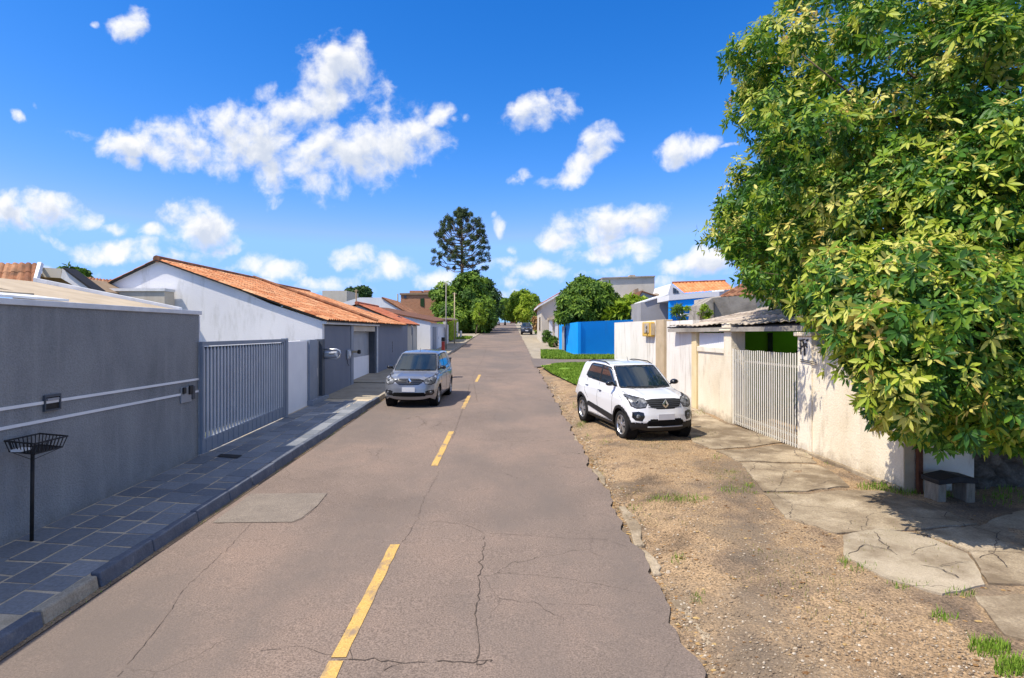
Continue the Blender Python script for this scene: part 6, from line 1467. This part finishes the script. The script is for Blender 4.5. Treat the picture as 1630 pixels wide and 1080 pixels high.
def place_car(o, x, y, heading, off=0.0):
    """heading: direction the nose points, as (dx, dy)"""
    a = math.atan2(heading[1], heading[0]); Mx = Matrix.Rotation(math.atan(SL), 4, 'X') @ Matrix.Rotation(a, 4, 'Z')
    o.rotation_euler = Mx.to_euler(); o.location = (x, y, g(y)+off)
place_car(kw, 2.97, 14.85, (.245, -.97), .075)
SD = dict(L=3.95, W=1.66, H=1.53, zs=1.09, rw=.325, ax=(1.24,-1.27), clear=.19,
    belt_x=[-1.98,-1.7,-.8,.6,.98,1.3,1.65,1.82,1.95], belt_z=[.98,1.0,.97,.95,.98,.935,.875,.82,.74],
    w_z=[.15,.3,.5,.7,.86,.95,1.05], w_v=[.94,.98,1.0,1.0,.97,.94,.90],
    f_z=[.2,.3,.42,.55,.68,.8,.9,1.0], f_x=[1.86,1.93,1.965,1.95,1.92,1.86,1.75,1.5],
    r_z=[.2,.35,.6,.8,1.0,1.2], r_x=[1.85,1.95,1.97,1.93,1.86,1.78],
    roof_x=[-2.1,-1.6,-.9,-.2,.25,.6], roof_z=[1.38,1.45,1.50,1.51,1.48,1.38],
    g_z=[.7,.95,1.2,1.42,1.5], g_v=[.79,.755,.70,.63,.60],
    ws=((1.12,.955),(.28,1.47)), rs=((-1.84,.98),(-1.56,1.45)),
    features=[
      ('front','windshield',[(0,.99),(.64,.99),(.66,1.02),(.555,1.405),(.53,1.42),(0,1.425)],'car_glass',None),
      ('front','window_trim',[(0,.97),(.67,.97),(.685,1.01),(.57,1.42),(.53,1.435),(0,1.44)],'car_black',None),
      ('side','side_window',[(.82,1.005),(-.18,1.01),(-.18,1.40),(.22,1.385),(.34,1.34)],'car_glass',None),
      ('side','side_window',[(-.27,1.01),(-1.08,1.04),(-1.22,1.10),(-1.02,1.36),(-.92,1.395),(-.27,1.405)],'car_glass',None),
      ('side','window_trim',[(.93,.985),(-1.08,1.01),(-1.27,1.085),(-1.06,1.385),(-.95,1.42),(-.2,1.425),(.25,1.41),(.38,1.36)],'car_black',None),
      ('front','headlight',[(.44,.76),(.50,.69),(.66,.66),(.755,.70),(.78,.80),(.775,.88),(.70,.86),(.55,.81)],'lamp_glass','pair'),
      ('front','headlight_trim',[(.425,.76),(.49,.675),(.66,.642),(.77,.685),(.80,.80),(.79,.90),(.70,.88),(.54,.828)],'car_black','pair'),
      ('front','grille',[(0,.82),(.30,.815),(.46,.775),(.40,.70),(.30,.65),(0,.64)],'car_gloss_black',None),
      ('front','fog_surround',[(.50,.47),(.60,.50),(.74,.50),(.76,.42),(.70,.36),(.52,.35)],'car_gloss_black','pair'),
      ('front','air_intake',[(0,.44),(.46,.44),(.53,.38),(.50,.33),(0,.32)],'underbody',None),
      ('side','sill',[(.88,.25),(-.9,.25),(-.9,.1),(.88,.1)],'car_black',None),
      ('rear','tail_light',[(.60,1.0),(.78,1.02),(.82,.80),(.66,.78)],'tail_red','pair'),
      ('rear','rear_window',[(0,1.06),(.6,1.06),(.5,1.38),(0,1.40)],'car_glass',None)],
    fx0={'headlight':1.15,'headlight_trim':1.15,'grille':1.3,'fog_surround':1.3,'air_intake':1.3},
    seams=[[(.80,.97),(.82,.6),(.74,.27)],[(-.22,.97),(-.20,.6),(-.16,.27)],[(-.22,1.42),(-.22,.97)],[(-.84,.60),(-1.04,.75),(-1.10,1.0)],[(.80,.27),(-.76,.27)]],
    hood_seam=[(1.06,.70),(1.4,.70),(1.7,.66)], handles=[(-.04,.84),(-.94,.86)], mirror=(.78,1.01),
    fog=(.66,.43), projector=(.64,.76), plate_z=.52, emblem=(.745,.085,.125), grille_lines=(.70,.74,.785), handle_m='car_silver', ant=.15)
sd = make_car(SD, 'car', 'silver hatchback with diamond badge facing the camera on the left lane', 'car_silver')
place_car(sd, -3.0, 20.15, (-.05, -1), .02)
# far vehicles, built from the same shells in their own paint
def recolour(root, old, new):
    for ch in root.children:
        if ch.type == 'MESH' and ch.data.materials and ch.data.materials[0].name == old:
            ch.data = ch.data.copy(); ch.data.materials[0] = M[new]
c = copy_tree(kw); c['label'] = 'tiny dark car parked far down the right side of the road'; recolour(c, 'car_white', 'car_dark'); place_car(c, 2.3, 84, (0, -1), .02)
c = copy_tree(sd); c['label'] = 'tiny red car at the crest of the road'; recolour(c, 'car_silver', 'car_red'); place_car(c, .9, 178, (0, -1), 0)
c = copy_tree(kw); c['label'] = 'tiny white car left of the crest of the road'; place_car(c, -3.4, 150, (0, -1), 0)

# ------------------------------------------------------------------ groups of repeats
GR = {'house': 'houses along the street', 'boundary_wall': 'boundary walls', 'broadleaf_tree': 'broadleaf trees', 'gate_pillar': 'pillars of the cream gate', 'satellite_dish': 'satellite dishes on the left roofs',
      'utility_pole': 'slender poles on the left', 'garden_shrub': 'clipped bushes by the blue wall', 'parked_car': 'cars on the street', 'car': 'cars on the street', 'meter_box': 'meter boxes'}
for o in list(bpy.data.objects):
    if o.parent is None and 'label' in o and 'group' not in o:
        k = o.name.split('.')[0]
        if k in GR: o['group'] = GR[k]
for o in bpy.data.objects:
    if '_local' in o: del o['_local']
